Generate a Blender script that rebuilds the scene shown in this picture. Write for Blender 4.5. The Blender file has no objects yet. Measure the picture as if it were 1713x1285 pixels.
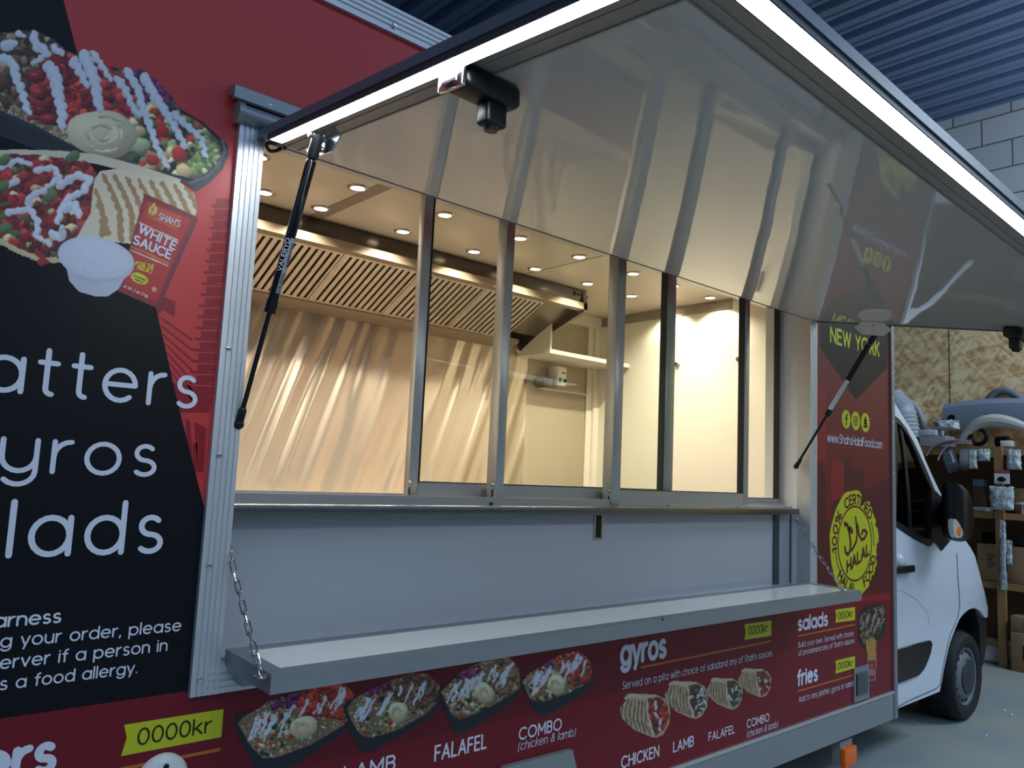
import bpy, bmesh, math, random
import numpy as np
from mathutils import Vector, Matrix
from mathutils.geometry import delaunay_2d_cdt
random.seed(7); rng = np.random.default_rng(7)
PI = math.pi; sc = bpy.context.scene; col = sc.collection
ZO = 1.45                       # eye height; all heights in this file are measured from the eye, the floor is at -1.45
# ------------------------------------------------ camera
FPX = 1315.87; PU, PV = 856.5, 642.5; CD = 1.75
R = np.array([[0.74541003, 0.10846508, 0.65772275], [-0.66510944, 0.05493166, 0.74472273], [0.04464661, -0.9925814, 0.11308776]])
cam = bpy.data.cameras.new('camera'); co = bpy.data.objects.new('camera', cam); col.objects.link(co)
cam.sensor_width = 36.0; cam.lens = FPX / 1713 * 36.0; cam.clip_start = 0.02; cam.clip_end = 200
M = Matrix.Identity(4)
for i in range(3):
    M[i][0] = R[i][0]; M[i][1] = -R[i][1]; M[i][2] = -R[i][2]
M[0][3], M[1][3], M[2][3] = 0.0, -CD, ZO
co.matrix_world = M
sc.camera = co
# ------------------------------------------------ view, world, big lights
vs = sc.view_settings; vs.view_transform = 'Standard'; vs.look = 'None'; vs.gamma = 1.0; vs.exposure = 0.0; vs.use_curve_mapping = False
wd = bpy.data.worlds.new('world'); sc.world = wd; wd.use_nodes = True
wd.node_tree.nodes['Background'].inputs[0].default_value = (0.46, 0.68, 1.0, 1)
wn = wd.node_tree; bgn = wn.nodes['Background']
tcw = wn.nodes.new('ShaderNodeTexCoord'); spw = wn.nodes.new('ShaderNodeSeparateXYZ'); mrw = wn.nodes.new('ShaderNodeMapRange')   # overcast sky: brighter overhead than at the horizon
wn.links.new(tcw.outputs['Generated'], spw.inputs[0]); wn.links.new(spw.outputs[2], mrw.inputs[0]); wn.links.new(mrw.outputs[0], bgn.inputs[1])
mrw.inputs[1].default_value = 0.05; mrw.inputs[2].default_value = 0.55; mrw.inputs[3].default_value = 0.12; mrw.inputs[4].default_value = 1.15
def area(name, loc, target, size, sizey, power, colr):
    l = bpy.data.lights.new(name, 'AREA'); l.shape = 'RECTANGLE'; l.size = size; l.size_y = sizey; l.energy = power; l.color = colr
    o = bpy.data.objects.new(name, l); col.objects.link(o); o.location = loc
    o.rotation_euler = (Vector(target) - Vector(loc)).to_track_quat('-Z', 'Y').to_euler(); return o
area('hall_fill', (-2.4, -3.2, 2.7 + ZO), (0.2, 0, 0.4 + ZO), 2.4, 1.0, 8, (0.80, 0.90, 1.0))  # added fill light for the left wall and frame, an unseen source
area('hall_fill', (7.0, -2.5, 3.3 + ZO), (7.6, 0.5, 0.9), 2.4, 1.2, 135, (0.72, 0.86, 1.0))  # added fill light, unseen, placed to brighten the cab and strand board
LED_STRENGTH = 27.0
SPOT_POWER = 4.3
# ------------------------------------------------ pixel -> place (photo pixel on a known plane)
def at(u, v, x=None, y=None, z=None):
    r = R @ np.array([u - PU, v - PV, FPX])
    t = x / r[0] if x is not None else ((y + CD) / r[1] if y is not None else z / r[2])
    p = r * t
    return np.array([p[0], p[1] - CD, p[2]])
def wp(u, v, y=0.0):            # the printed side wall: (x, z)
    p = at(u, v, y=y); return np.array([p[0], p[2]])
# ------------------------------------------------ mesh builder
class MB:
    def __init__(s): s.v = []; s.f = []; s.m = []; s.sm = []
    def add(s, vs, fs, m=0, smooth=False):
        n = len(s.v); s.v += [tuple(map(float, p)) for p in vs]
        for f in fs: s.f.append([n + i for i in f]); s.m.append(m); s.sm.append(smooth)
        return s
    def box(s, x0, x1, y0, y1, z0, z1, m=0, bev=0.0, seg=2):
        if bev <= 0:
            v = [(x, y, z) for z in (z0, z1) for y in (y0, y1) for x in (x0, x1)]
            return s.add(v, [(0, 2, 3, 1), (4, 5, 7, 6), (0, 1, 5, 4), (2, 6, 7, 3), (0, 4, 6, 2), (1, 3, 7, 5)], m)
        b = bmesh.new(); bmesh.ops.create_cube(b, size=1)
        for q in b.verts: q.co = Vector(((x0 + x1) / 2 + q.co.x * (x1 - x0), (y0 + y1) / 2 + q.co.y * (y1 - y0), (z0 + z1) / 2 + q.co.z * (z1 - z0)))
        bmesh.ops.bevel(b, geom=b.edges[:], offset=bev, segments=seg, affect='EDGES', profile=0.5)
        b.verts.index_update()
        s.add([q.co[:] for q in b.verts], [[q.index for q in f.verts] for f in b.faces], m, True); b.free(); return s
    def xform(s, n0, fn):
        for i in range(n0, len(s.v)): s.v[i] = tuple(map(float, fn(s.v[i])))
        return s
    def bar(s, p, q, w, h, up=(0, 0, 1), m=0, bev=0.0):
        p, q = Vector(p), Vector(q); d = q - p; L = d.length; d.normalize()
        sd = d.cross(Vector(up)); sd.normalize(); u = sd.cross(d); n0 = len(s.v)
        s.box(0, L, -w / 2, w / 2, -h / 2, h / 2, m, bev)
        return s.xform(n0, lambda c: p + d * c[0] + sd * c[1] + u * c[2])
    def tube(s, path, r, n=10, m=0, closed=False, caps=True):
        P = [Vector(p) for p in path]; k = len(P); rr = r if isinstance(r, (list, tuple)) else [r] * k
        T = []
        for i in range(k):
            a = P[i - 1] if (i or closed) else P[0]; b = P[(i + 1) % k] if (i < k - 1 or closed) else P[-1]
            t = b - a; T.append(t.normalized() if t.length > 1e-9 else Vector((0, 0, 1)))
        N = T[0].orthogonal().normalized(); vs = []
        for i in range(k):
            N = (N - T[i] * N.dot(T[i]))
            N = N.normalized() if N.length > 1e-6 else T[i].orthogonal().normalized()
            B = T[i].cross(N)
            for j in range(n):
                a = 2 * PI * j / n; vs.append(P[i] + (N * math.cos(a) + B * math.sin(a)) * rr[i])
        fs = []
        for i in range(k if closed else k - 1):
            i2 = (i + 1) % k
            for j in range(n): fs.append((i * n + j, i * n + (j + 1) % n, i2 * n + (j + 1) % n, i2 * n + j))
        s.add(vs, fs, m, True)
        if caps and not closed:
            s.add(vs[:n], [tuple(range(n))[::-1]], m); s.add(vs[-n:], [tuple(range(n))], m)
        return s
    def cyl(s, p, q, r, n=20, m=0): return s.tube([p, q], r, n, m)
    def prism(s, poly, axis, a, b, m=0, smooth=False):
        k = len(poly)
        def mk(t): return [{'x': (t, p[0], p[1]), 'y': (p[0], t, p[1]), 'z': (p[0], p[1], t)}[axis] for p in poly]
        A, B = mk(a), mk(b)
        s.add(A + B, [tuple(range(k)), tuple(range(2 * k - 1, k - 1, -1))], m)
        return s.add(A + B, [(i, k + i, k + (i + 1) % k, (i + 1) % k) for i in range(k)], m, smooth)
    def lathe(s, prof, c, axis=(0, 0, 1), n=32, m=0, ang=2 * PI, caps=True):
        ax = Vector(axis).normalized(); u = ax.orthogonal().normalized(); w = ax.cross(u); c = Vector(c); vs = []
        for (r, h) in prof:
            for j in range(n):
                a = ang * j / n; vs.append(c + ax * h + (u * math.cos(a) + w * math.sin(a)) * r)
        fs = [(i * n + j, i * n + (j + 1) % n, (i + 1) * n + (j + 1) % n, (i + 1) * n + j) for i in range(len(prof) - 1) for j in range(n)]
        return s.add(vs, fs, m, True)
    def ball(s, c, rx, ry, rz, m=0, n=16, k=10, jit=0.0, seed=0):
        r_ = random.Random(seed); vs = []; fs = []
        for i in range(k + 1):
            t = PI * i / k
            for j in range(n):
                p = 2 * PI * j / n; q = 1 + (r_.uniform(-jit, jit) if 0 < i < k else 0)
                vs.append((c[0] + rx * q * math.sin(t) * math.cos(p), c[1] + ry * q * math.sin(t) * math.sin(p), c[2] + rz * q * math.cos(t)))
        for i in range(k):
            for j in range(n): fs.append((i * n + j, (i + 1) * n + j, (i + 1) * n + (j + 1) % n, i * n + (j + 1) % n))
        return s.add(vs, fs, m, True)
    def build(s, name, mats, parent=None, label=None, kind=None, angle=35):
        me = bpy.data.meshes.new(name); me.from_pydata(s.v, [], s.f)
        for mm in (mats if isinstance(mats, (list, tuple)) else [mats]): me.materials.append(mm)
        me.polygons.foreach_set('material_index', s.m); me.polygons.foreach_set('use_smooth', s.sm)
        o = bpy.data.objects.new(name, me); place(o, parent)
        b = bmesh.new(); b.from_mesh(me); bmesh.ops.remove_doubles(b, verts=b.verts, dist=1e-6)
        if not getattr(s, 'keepn', False): bmesh.ops.recalc_face_normals(b, faces=b.faces)
        b.to_mesh(me); b.free()
        me.update(); me.set_sharp_from_angle(angle=math.radians(angle))
        if label: o['label'] = label
        if kind: o['kind'] = kind
        return o
WL = {}
def place(o, parent):
    me = o.data; n = len(me.vertices); a = np.empty(n * 3, np.float64); me.vertices.foreach_get('co', a); a = a.reshape(-1, 3); a[:, 2] += ZO
    if parent is not None: base = np.array(WL[parent.name])
    else: base = np.array([(a[:, 0].min() + a[:, 0].max()) / 2, (a[:, 1].min() + a[:, 1].max()) / 2, a[:, 2].min()]); o.location = base
    a -= base; me.vertices.foreach_set('co', a.ravel()); me.update()
    col.objects.link(o); WL[o.name] = tuple(base)
    if parent is not None: o.parent = parent
    return o
def thing(name, label, cat, loc, group=None):
    o = bpy.data.objects.new(name, None); col.objects.link(o); o.location = (loc[0], loc[1], loc[2] + ZO); o.empty_display_size = 0.05
    WL[o.name] = tuple(o.location); return tag(o, label, cat, group)
def tag(o, label, cat, group=None, kind=None):
    o['label'] = label; o['category'] = cat
    if group: o['group'] = group
    if kind: o['kind'] = kind
    return o
def struct(mb, name, mats, label=None):
    o = mb.build(name, mats); o['kind'] = 'structure'
    if label: o['label'] = label
    return o
def dup(root, delta, label=None):           # copy a thing with its parts and their sub-parts
    r = root.copy(); col.objects.link(r); r.location = Vector(root.location) + Vector(delta); WL[r.name] = tuple(r.location)
    if label: r['label'] = label
    for ch in [o for o in root.children]:
        c = ch.copy(); col.objects.link(c); c.parent = r
        for g in [o for o in ch.children]:
            d = g.copy(); col.objects.link(d); d.parent = c
    return r
# ------------------------------------------------ materials
def lin(c):
    c = [x / 255.0 for x in c]; return [x / 12.92 if x <= 0.04045 else ((x + 0.055) / 1.055) ** 2.4 for x in c]
def mat(name, rgb, rough=0.5, metal=0.0, spec=0.5, coat=0.0, aniso=0.0, tan=None, bump=None, var=None, trans=0.0, ior=1.45, alpha=1.0, emit=None, es=0.0):
    m = bpy.data.materials.new(name); m.use_nodes = True; nt = m.node_tree; b = nt.nodes['Principled BSDF']; I = b.inputs
    c = lin(rgb) + [1]; I['Base Color'].default_value = c; I['Roughness'].default_value = rough; I['Metallic'].default_value = metal
    I['Specular IOR Level'].default_value = spec; I['Coat Weight'].default_value = coat; I['IOR'].default_value = ior
    I['Transmission Weight'].default_value = trans; I['Alpha'].default_value = alpha
    if coat: I['Coat Roughness'].default_value = 0.04
    if aniso: I['Anisotropic'].default_value = aniso
    if tan is not None:
        t = nt.nodes.new('ShaderNodeCombineXYZ')
        for k in range(3): t.inputs[k].default_value = tan[k]
        nt.links.new(t.outputs[0], I['Tangent'])
    if emit: I['Emission Color'].default_value = lin(emit) + [1]; I['Emission Strength'].default_value = es
    if bump or var:
        tc = nt.nodes.new('ShaderNodeTexCoord'); mp = nt.nodes.new('ShaderNodeMapping'); nt.links.new(tc.outputs['Object'], mp.inputs[0])
        if bump:
            scl, st, dist = bump[:3]; nz = nt.nodes.new('ShaderNodeTexNoise'); nz.inputs['Scale'].default_value = scl; nz.inputs['Detail'].default_value = 3
            if len(bump) > 3: mp.inputs['Scale'].default_value = bump[3]
            if len(bump) > 4: mp.vector_type = 'TEXTURE'; mp.inputs['Rotation'].default_value = (0, bump[4], 0); nz.inputs['Detail'].default_value = 1
            bp = nt.nodes.new('ShaderNodeBump'); bp.inputs['Strength'].default_value = st; bp.inputs['Distance'].default_value = dist
            nt.links.new(mp.outputs[0], nz.inputs['Vector']); nt.links.new(nz.outputs['Fac'], bp.inputs['Height']); nt.links.new(bp.outputs[0], I['Normal'])
        if var:
            rgb2, scl = var[:2]; nz = nt.nodes.new('ShaderNodeTexNoise'); nz.inputs['Scale'].default_value = scl; nz.inputs['Detail'].default_value = 5
            rp = nt.nodes.new('ShaderNodeValToRGB'); rp.color_ramp.elements[0].position = 0.38; rp.color_ramp.elements[1].position = 0.64
            rp.color_ramp.elements[0].color = c; rp.color_ramp.elements[1].color = lin(rgb2) + [1]
            nt.links.new(tc.outputs['Object'], nz.inputs['Vector']); nt.links.new(nz.outputs['Fac'], rp.inputs[0]); nt.links.new(rp.outputs[0], I['Base Color'])
    return m
m_red = mat('red_vinyl', (196, 60, 60), 0.36, spec=0.45)
m_alu = mat('brushed_aluminium', (208, 212, 216), 0.42, 0.7)
m_alug = mat('grey_aluminium', (150, 155, 160), 0.45, 0.6)
m_edge = mat('hatch_edge_paint', (104, 112, 124), 0.4, 0.2)
m_alud = mat('dark_aluminium', (78, 82, 90), 0.45, 0.6)
m_sash = mat('grey_window_profile', (186, 186, 184), 0.30, 0.6)
m_skirt = mat('grey_skirt', (142, 148, 150), 0.55, 0.25)
m_board = mat('white_shelf_board', (245, 244, 240), 0.15)
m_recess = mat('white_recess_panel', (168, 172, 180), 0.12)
m_white = mat('white_panel', (226, 228, 230), 0.2)
m_cream = mat('white_lining', (234, 228, 212), 0.30)
m_ceil = mat('white_ceiling_lining', (222, 210, 190), 0.25)
m_gloss = mat('gloss_white_panel', (204, 200, 194), 0.03, ior=1.55, bump=(2.2, 0.10, 0.02, (0.35, 1.6, 1.0)))
m_lining = mat('grey_joint_and_reflection', (150, 138, 122), 0.4)
m_steel = mat('brushed_steel', (198, 186, 168), 0.34, 1.0, aniso=0.9, tan=(0, 0, 1), bump=(1, 0.75, 0.05, (0.13, 1, 1.5), 0.32))
m_sill = mat('sill_steel', (128, 124, 118), 0.28, 1.0)
m_steel2 = mat('satin_steel', (190, 182, 170), 0.34, 1.0)
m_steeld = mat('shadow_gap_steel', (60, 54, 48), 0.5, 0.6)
m_chrome = mat('chrome', (215, 216, 218), 0.12, 1.0)
m_blackp = mat('black_plastic', (14, 15, 18), 0.35)
m_blackg = mat('black_gloss_paint', (10, 11, 16), 0.15)
m_rubber = mat('tyre_rubber', (30, 31, 34), 0.75, bump=(40, 0.2, 0.004))
m_seal = mat('window_seal', (20, 22, 26), 0.5)
m_van = mat('white_van_paint', (214, 222, 232), 0.22, coat=0.4)
m_led = mat('led_diffuser', (255, 255, 255), 0.4, emit=(238, 248, 255), es=LED_STRENGTH)
m_lens = mat('spot_lens', (255, 255, 255), 0.4, emit=(255, 232, 200), es=14.0)
def pane_mat(name, tint, ior, rough=0.0):       # thin pane: clear straight through, fresnel reflection on top
    m = bpy.data.materials.new(name); m.use_nodes = True; nt = m.node_tree; nt.nodes.clear(); N = nt.nodes.new
    o = N('ShaderNodeOutputMaterial'); mx = N('ShaderNodeMixShader'); t = N('ShaderNodeBsdfTransparent'); g = N('ShaderNodeBsdfGlossy'); lw = N('ShaderNodeLayerWeight'); lw.inputs[0].default_value = 0.5; pw = N('ShaderNodeMath'); pw.operation = 'POWER'; pw.inputs[1].default_value = 5; f = N('ShaderNodeMath'); f.operation = 'MULTIPLY_ADD'
    t.inputs[0].default_value = lin(tint) + [1]; g.inputs['Roughness'].default_value = rough; F0 = ((ior - 1) / (ior + 1)) ** 2; f.inputs[1].default_value = 0.8 * (1 - F0); f.inputs[2].default_value = F0; nt.links.new(lw.outputs['Facing'], pw.inputs[0]); nt.links.new(pw.outputs[0], f.inputs[0])
    nt.links.new(f.outputs[0], mx.inputs[0]); nt.links.new(t.outputs[0], mx.inputs[1]); nt.links.new(g.outputs[0], mx.inputs[2]); nt.links.new(mx.outputs[0], o.inputs[0]); return m
m_glass = pane_mat('clear_glass', (250, 252, 250), 1.10)
m_tint = pane_mat('tinted_glass', (104, 120, 124), 1.4)
m_orange = mat('orange_lens', (240, 110, 24), 0.25)
m_wood = mat('pine_batten', (150, 118, 76), 0.7, var=((150, 112, 66), 6))
m_card = mat('brown_cardboard', (150, 122, 90), 0.85, var=((138, 110, 80), 5))
m_cardd = mat('dark_cardboard_and_shade', (104, 80, 58), 0.9)
m_bag = mat('clear_plastic_bag', (205, 214, 216), 0.25, bump=(35, 0.6, 0.02), var=((150, 160, 165), 20))
m_greyp = mat('grey_bumper_plastic', (130, 142, 160), 0.6)
m_text = mat('white_print', (214, 218, 232), 0.4)
m_blackt = mat('black_print', (16, 18, 20), 0.4)
m_navy = mat('black_vinyl', (9, 12, 18), 0.42, spec=0.3)
m_yellow = mat('yellow_print', (196, 198, 34), 0.42)
m_oran = mat('orange_print', (190, 104, 44), 0.42)
m_crimson = mat('crimson_vinyl', (114, 18, 34), 0.40, spec=0.4)
m_darkred = mat('deep_red_vinyl', (112, 22, 32), 0.38, spec=0.45)
m_maroon = mat('dark_red_print', (84, 14, 26), 0.42)
m_red2 = mat('mid_red_print', (140, 22, 34), 0.40)
m_red3 = mat('bright_red_print', (196, 44, 46), 0.40)
def print_mat():
    m = bpy.data.materials.new('photo_print'); m.use_nodes = True; nt = m.node_tree; b = nt.nodes['Principled BSDF']
    a = nt.nodes.new('ShaderNodeAttribute'); a.attribute_name = 'Col'; nt.links.new(a.outputs['Color'], b.inputs['Base Color']); b.inputs['Roughness'].default_value = 0.42
    return m
m_print = print_mat()
def strips_mat():                           # oriented strand board
    m = bpy.data.materials.new('strand_board'); m.use_nodes = True; nt = m.node_tree; b = nt.nodes['Principled BSDF']; b.inputs['Roughness'].default_value = 0.75
    tc = nt.nodes.new('ShaderNodeTexCoord'); acc = None
    for k, (rot, seed) in enumerate(((0.5, 1.3), (-0.7, 5.1), (1.35, 9.7))):
        mp = nt.nodes.new('ShaderNodeMapping'); mp.inputs['Rotation'].default_value = (rot, 0, 0); mp.inputs['Location'].default_value = (seed, seed, seed); mp.vector_type = 'TEXTURE'; mp.inputs['Scale'].default_value = (1, .034, .15)
        vo = nt.nodes.new('ShaderNodeTexVoronoi'); vo.inputs['Scale'].default_value = 1.0
        nt.links.new(tc.outputs['Object'], mp.inputs[0]); nt.links.new(mp.outputs[0], vo.inputs['Vector'])
        sp = nt.nodes.new('ShaderNodeSeparateColor'); nt.links.new(vo.outputs['Color'], sp.inputs[0])
        if acc is None: acc = sp.outputs[0]
        else:
            mx = nt.nodes.new('ShaderNodeMath'); mx.operation = 'ADD'; nt.links.new(acc, mx.inputs[0]); nt.links.new(sp.outputs[0], mx.inputs[1]); acc = mx.outputs[0]
    dv = nt.nodes.new('ShaderNodeMath'); dv.operation = 'DIVIDE'; dv.inputs[1].default_value = 3; nt.links.new(acc, dv.inputs[0])
    rp = nt.nodes.new('ShaderNodeValToRGB'); e = rp.color_ramp.elements; e[0].position = 0.22; e[1].position = 0.74
    e[0].color = lin((198, 158, 106)) + [1]; e[1].color = lin((252, 230, 184)) + [1]; x = e.new(0.45); x.color = lin((232, 196, 142)) + [1]
    nt.links.new(dv.outputs[0], rp.inputs[0]); nt.links.new(rp.outputs[0], b.inputs['Base Color']); return m
m_osb = strips_mat()
def block_mat():
    m = bpy.data.materials.new('painted_block'); m.use_nodes = True; nt = m.node_tree; b = nt.nodes['Principled BSDF']; b.inputs['Roughness'].default_value = 0.7
    tc = nt.nodes.new('ShaderNodeTexCoord'); sp = nt.nodes.new('ShaderNodeSeparateXYZ'); cb = nt.nodes.new('ShaderNodeCombineXYZ')
    nt.links.new(tc.outputs['Object'], sp.inputs[0]); nt.links.new(sp.outputs[1], cb.inputs[0]); nt.links.new(sp.outputs[2], cb.inputs[1])
    br = nt.nodes.new('ShaderNodeTexBrick'); br.inputs['Scale'].default_value = 1.0; br.inputs['Brick Width'].default_value = 0.52; br.inputs['Row Height'].default_value = 0.27
    br.inputs['Mortar Size'].default_value = 0.008; br.inputs['Mortar Smooth'].default_value = 0.3
    br.inputs['Color1'].default_value = lin((196, 200, 206)) + [1]; br.inputs['Color2'].default_value = lin((184, 190, 198)) + [1]; br.inputs['Mortar'].default_value = lin((112, 112, 108)) + [1]
    nt.links.new(cb.outputs[0], br.inputs['Vector']); nt.links.new(br.outputs['Color'], b.inputs['Base Color'])
    bp = nt.nodes.new('ShaderNodeBump'); bp.inputs['Strength'].default_value = 0.7; bp.inputs['Distance'].default_value = 0.02; bp.invert = True
    nt.links.new(br.outputs['Fac'], bp.inputs['Height']); nt.links.new(bp.outputs[0], b.inputs['Normal']); return m
m_block = block_mat()
m_floor = mat('concrete_floor', (142, 152, 154), 0.5, var=((160, 162, 150), 1.6), bump=(20, 0.15, 0.004))
m_deck = mat('steel_roof_deck', (150, 172, 206), 0.28, 0.6)
# ------------------------------------------------ setting: workshop
XE = 8.3
struct(MB().box(-6, 9.5, -7, 6, -1.55, -1.45), 'floor', m_floor)
b = MB().box(XE, XE + 0.2, -7, 6, 2.0, 3.95, 0); b.box(XE, XE + 0.2, -7, 6, -1.45, 2.0, 1)
for k in range(-5, 5): b.box(XE - 0.002, XE, 1.149 + 1.22 * k - 0.003, 1.149 + 1.22 * k + 0.003, 0.0, 2.0, 2)
struct(b, 'wall_right', [m_block, m_osb, m_seal])
struct(MB().box(-6, 9.5, 5.8, 6, -1.45, 3.95), 'wall_back', mat('dark_blue_sheet_wall', (30, 44, 70), 0.7))
b = MB(); xx = -6.0; pts = []
while xx < 9.5:
    pts += [(xx, 3.78), (xx + 0.05, 3.78), (xx + 0.06, 3.79), (xx + 0.075, 3.79), (xx + 0.085, 3.78), (xx + 0.13, 3.78), (xx + 0.145, 3.86), (xx + 0.22, 3.86), (xx + 0.235, 3.78)]; xx += 0.26
n = len(pts); b.add([(p[0], -2.6, p[1]) for p in pts] + [(p[0], 6, p[1]) for p in pts], [(i, i + 1, n + i + 1, n + i) for i in range(n - 1)])
b.box(-6, 9.5, -2.6, 6, 3.87, 3.95); b.keepn = True
struct(b, 'ceiling', m_deck)
# ------------------------------------------------ the food truck
truck = thing('food_truck', 'red and black wrapped food truck on a white van cab, hatch propped open, counter lit', 'food truck', (2.0, 1.1, -1.45))
H0, H1 = -0.504, 0.79                       # frame bottom / top
FL0, FL1, FR0, FR1 = 0.661, 0.722, 3.318, 3.378
BX0, BX1 = -1.6, 4.18                       # body ends
zt = wp(620, 42)[1]                         # red meets roof trim
b = MB()
b.box(BX0, FL0 + 0.01, 0, 0.05, -1.0, zt); b.box(FR1 - 0.01, BX1, 0, 0.05, -1.0, zt)
b.box(FL0 + 0.01, FR1 - 0.01, 0, 0.05, H1, zt); b.box(FL0 + 0.01, FR1 - 0.01, 0, 0.05, -1.0, H0 + 0.01)
panel = b.build('side_panel', m_red, truck, 'red side wall with printed menu')
# roof trim with long grooves and rivets
def grooved(p0, p1, n, d, w):               # 1-D profile with n grooves between p0 and p1: list of (pos, depth)
    out = [(p0, 0)]
    for k in range(n):
        c = p0 + (p1 - p0) * (k + 1) / (n + 1); out += [(c - w, 0), (c - w * .5, d), (c + w * .5, d), (c + w, 0)]
    return out + [(p1, 0)]
zt2 = wp(690, 32.0)[1]
g = grooved(zt, zt2, 4, 0.004, 0.006)
b = MB(); b.prism([(-0.012 + d, z) for z, d in g] + [(0.06, zt2), (0.06, zt)], 'x', BX0, BX1)
b.box(BX0, BX1, 0.05, 2.1, zt2 - 0.02, zt2)
for k in range(18):
    x = 0.115 + 0.235 * k
    b.lathe([(0.0, -0.006), (0.006, -0.005), (0.008, 0.0)], (x, -0.012, zt + (zt2 - zt) * 0.3), (0, 1, 0), 10, 1)
b.build('roof_trim', [m_alu, m_chrome], truck)
b = MB(); b.box(BX0, BX1 + 0.03, -0.004, 0.05, -1.13, -1.0); b.box(BX0, BX1 + 0.02, -0.008, 0.0, -1.006, -0.994, 1)
b.build('skirt', [m_skirt, m_alu], truck, 'grey lower skirt')
b = MB(); b.box(BX1, BX1 + 0.035, -0.010, 0.06, -1.13, zt2)
for k in range(16): b.lathe([(0.0, -0.004), (0.005, 0.0)], (BX1 + 0.015, -0.010, -0.95 + 0.13 * k), (0, 1, 0), 8, 1)
b.box(BX1 + 0.001, BX1 + 0.03, 0.06, 2.1, -1.0, zt2 - 0.02)
b.build('corner_trim', [m_alug, m_chrome], truck)
MB().box(BX0, BX1, 0.05, 2.1, -1.05, -1.0).build('floor_pan', m_skirt, truck)
MB().box(BX0, BX1, 2.06, 2.1, -1.0, zt2 - 0.02).build('far_side_panel', m_white, truck)
MB().box(BX0, BX0 + .04, 0.05, 2.06, -1.0, zt2 - 0.02).build('rear_panel', m_white, truck)
# wheel-arch flap of the rear axle (grey shape at the bottom edge)
q = [wp(*p) for p in ((838, 1281), (951, 1252), (962, 1300), (1000, 1460), (760, 1460))]
MB().prism([(p[0], p[1]) for p in q], 'y', -0.018, 0.02).build('wheel_arch_cover', m_skirt, truck)
# opening frame: grooved bars
b = MB()
g = grooved(FL0, FL1, 4, 0.003, 0.0025)
b.prism([(x, -0.014 + d) for x, d in g] + [(FL1, 0.05), (FL0, 0.05)], 'z', H0, H1)
g = grooved(FR0, FR1, 3, 0.003, 0.0025)
jamb2 = MB(); jamb2.prism([(x, -0.014 + d) for x, d in g] + [(FR1, 0.05), (FR0, 0.05)], 'z', H0, H1)
for k in range(4):
    b.lathe([(0.0, -0.004), (0.005, -0.003), (0.006, 0)], ((FL0 + 0.018), -0.014, H0 + 0.035 + 0.24 * k), (0, 1, 0), 10, 1)
b.build('hatch_jamb', [m_alu, m_chrome], truck, 'grooved aluminium frame upright left of the opening')
jamb2.build('hatch_jamb', m_alu, truck, 'grooved aluminium frame upright right of the opening')
b = MB(); g = grooved(H0 + 0.0006, H0 + 0.056, 3, 0.003, 0.0025)
b.prism([(-0.0145 + d, z) for z, d in g] + [(0.05, H0 + 0.056), (0.05, H0 + 0.0006)], 'x', FL0 + 0.03, FR1 - 0.03)
b.prism([(-0.006, H0 + 0.056), (-0.006, H0 + 0.060), (0.02, H0 + 0.062), (0.02, H0 + 0.068), (0.07, H0 + 0.070), (0.07, H0 + 0.056)], 'x', FL1, FR0)
b.build('bottom_rail', m_alu, truck)
# rain gutter and hinge above the hatch
b = MB(); zg0, zg1 = 0.822, 0.856
b.prism([(0.0, zg1 + .004), (-0.03, zg1), (-0.034, zg1 - 0.004), (-0.034, zg0 + 0.002), (-0.028, zg0), (-0.024, zg0), (-0.024, zg0 + 0.012), (0, zg0 + 0.014)], 'x', 0.635, 3.42)
for k in range(12): b.lathe([(0, -0.003), (0.004, 0)], (0.72 + 0.23 * k, -0.034, zg0 + 0.012), (0, 1, 0), 8, 1)
b.build('rain_gutter', [m_alug, m_chrome], truck)
b = MB(); pr = []
for k in range(15):
    a = -PI * 0.75 + PI * 1.25 * k / 14; pr.append((-0.018 - 0.020 * math.sin(a + PI / 2), 0.795 - 0.020 * math.cos(a + PI / 2)))
b.lathe([(0.0, 0), (0.022, 0), (0.022, 2.74), (0, 2.74)], (0.655, -0.016, 0.797), (1, 0, 0), 20)
b.box(0.655, 3.39, -0.012, 0.0, 0.78, 0.822)
b.lathe([(0.0, -0.004), (0.026, -0.004), (0.026, 0.010), (0.0, 0.010)], (0.652, -0.016, 0.797), (1, 0, 0), 20)
b.build('hatch_hinge', m_alug, truck)
# jamb reveals, recessed white panel under the counter, mullion strips
b = MB(); b.box(FR0 - 0.0, FR1, 0.05, 0.21, H0 + 0.06, .88, 0)
b.build('reveal', [m_white, m_alug], truck)
MB().box(FL0, FL1, 0.05, 0.21, H0 + 0.06, .88, 0).build('reveal', m_white, truck)
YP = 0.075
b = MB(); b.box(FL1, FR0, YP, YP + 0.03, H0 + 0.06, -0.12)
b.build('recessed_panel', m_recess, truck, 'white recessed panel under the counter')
b = MB()
x0 = at(1293, 900, y=YP)[0]; x1 = at(1301.5, 900, y=YP)[0]; b.box(x0, x1, YP - 0.006, YP, H0 + 0.08, -0.125)
x0 = at(1321, 900, y=YP)[0]; b.box(x0, x0 + 0.008, YP - 0.004, YP, H0 + 0.08, -0.125)
b.build('joint_strip', m_alud, truck)
# lock plate under the counter
c = at(1000, 882, y=YP); b = MB(); b.box(c[0] - 0.022, c[0] + 0.022, YP - 0.004, YP, c[2] - 0.042, c[2] + 0.045)
b.box(c[0] - 0.010, c[0] - 0.004, YP - 0.008, YP - .004, c[2] - 0.035, c[2] + 0.04, 1); b.box(c[0] + 0.004, c[0] + 0.010, YP - 0.008, YP - .004, c[2] - 0.035, c[2] + 0.04, 1)
for dz in (-0.015, 0.018): b.lathe([(0, -0.009), (0.006, -0.008), (0.007, -0.004)], (c[0], YP, c[2] + dz), (0, 1, 0), 10, 1)
b.build('keeper_plate', [m_steel2, m_blackp], truck)
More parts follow.
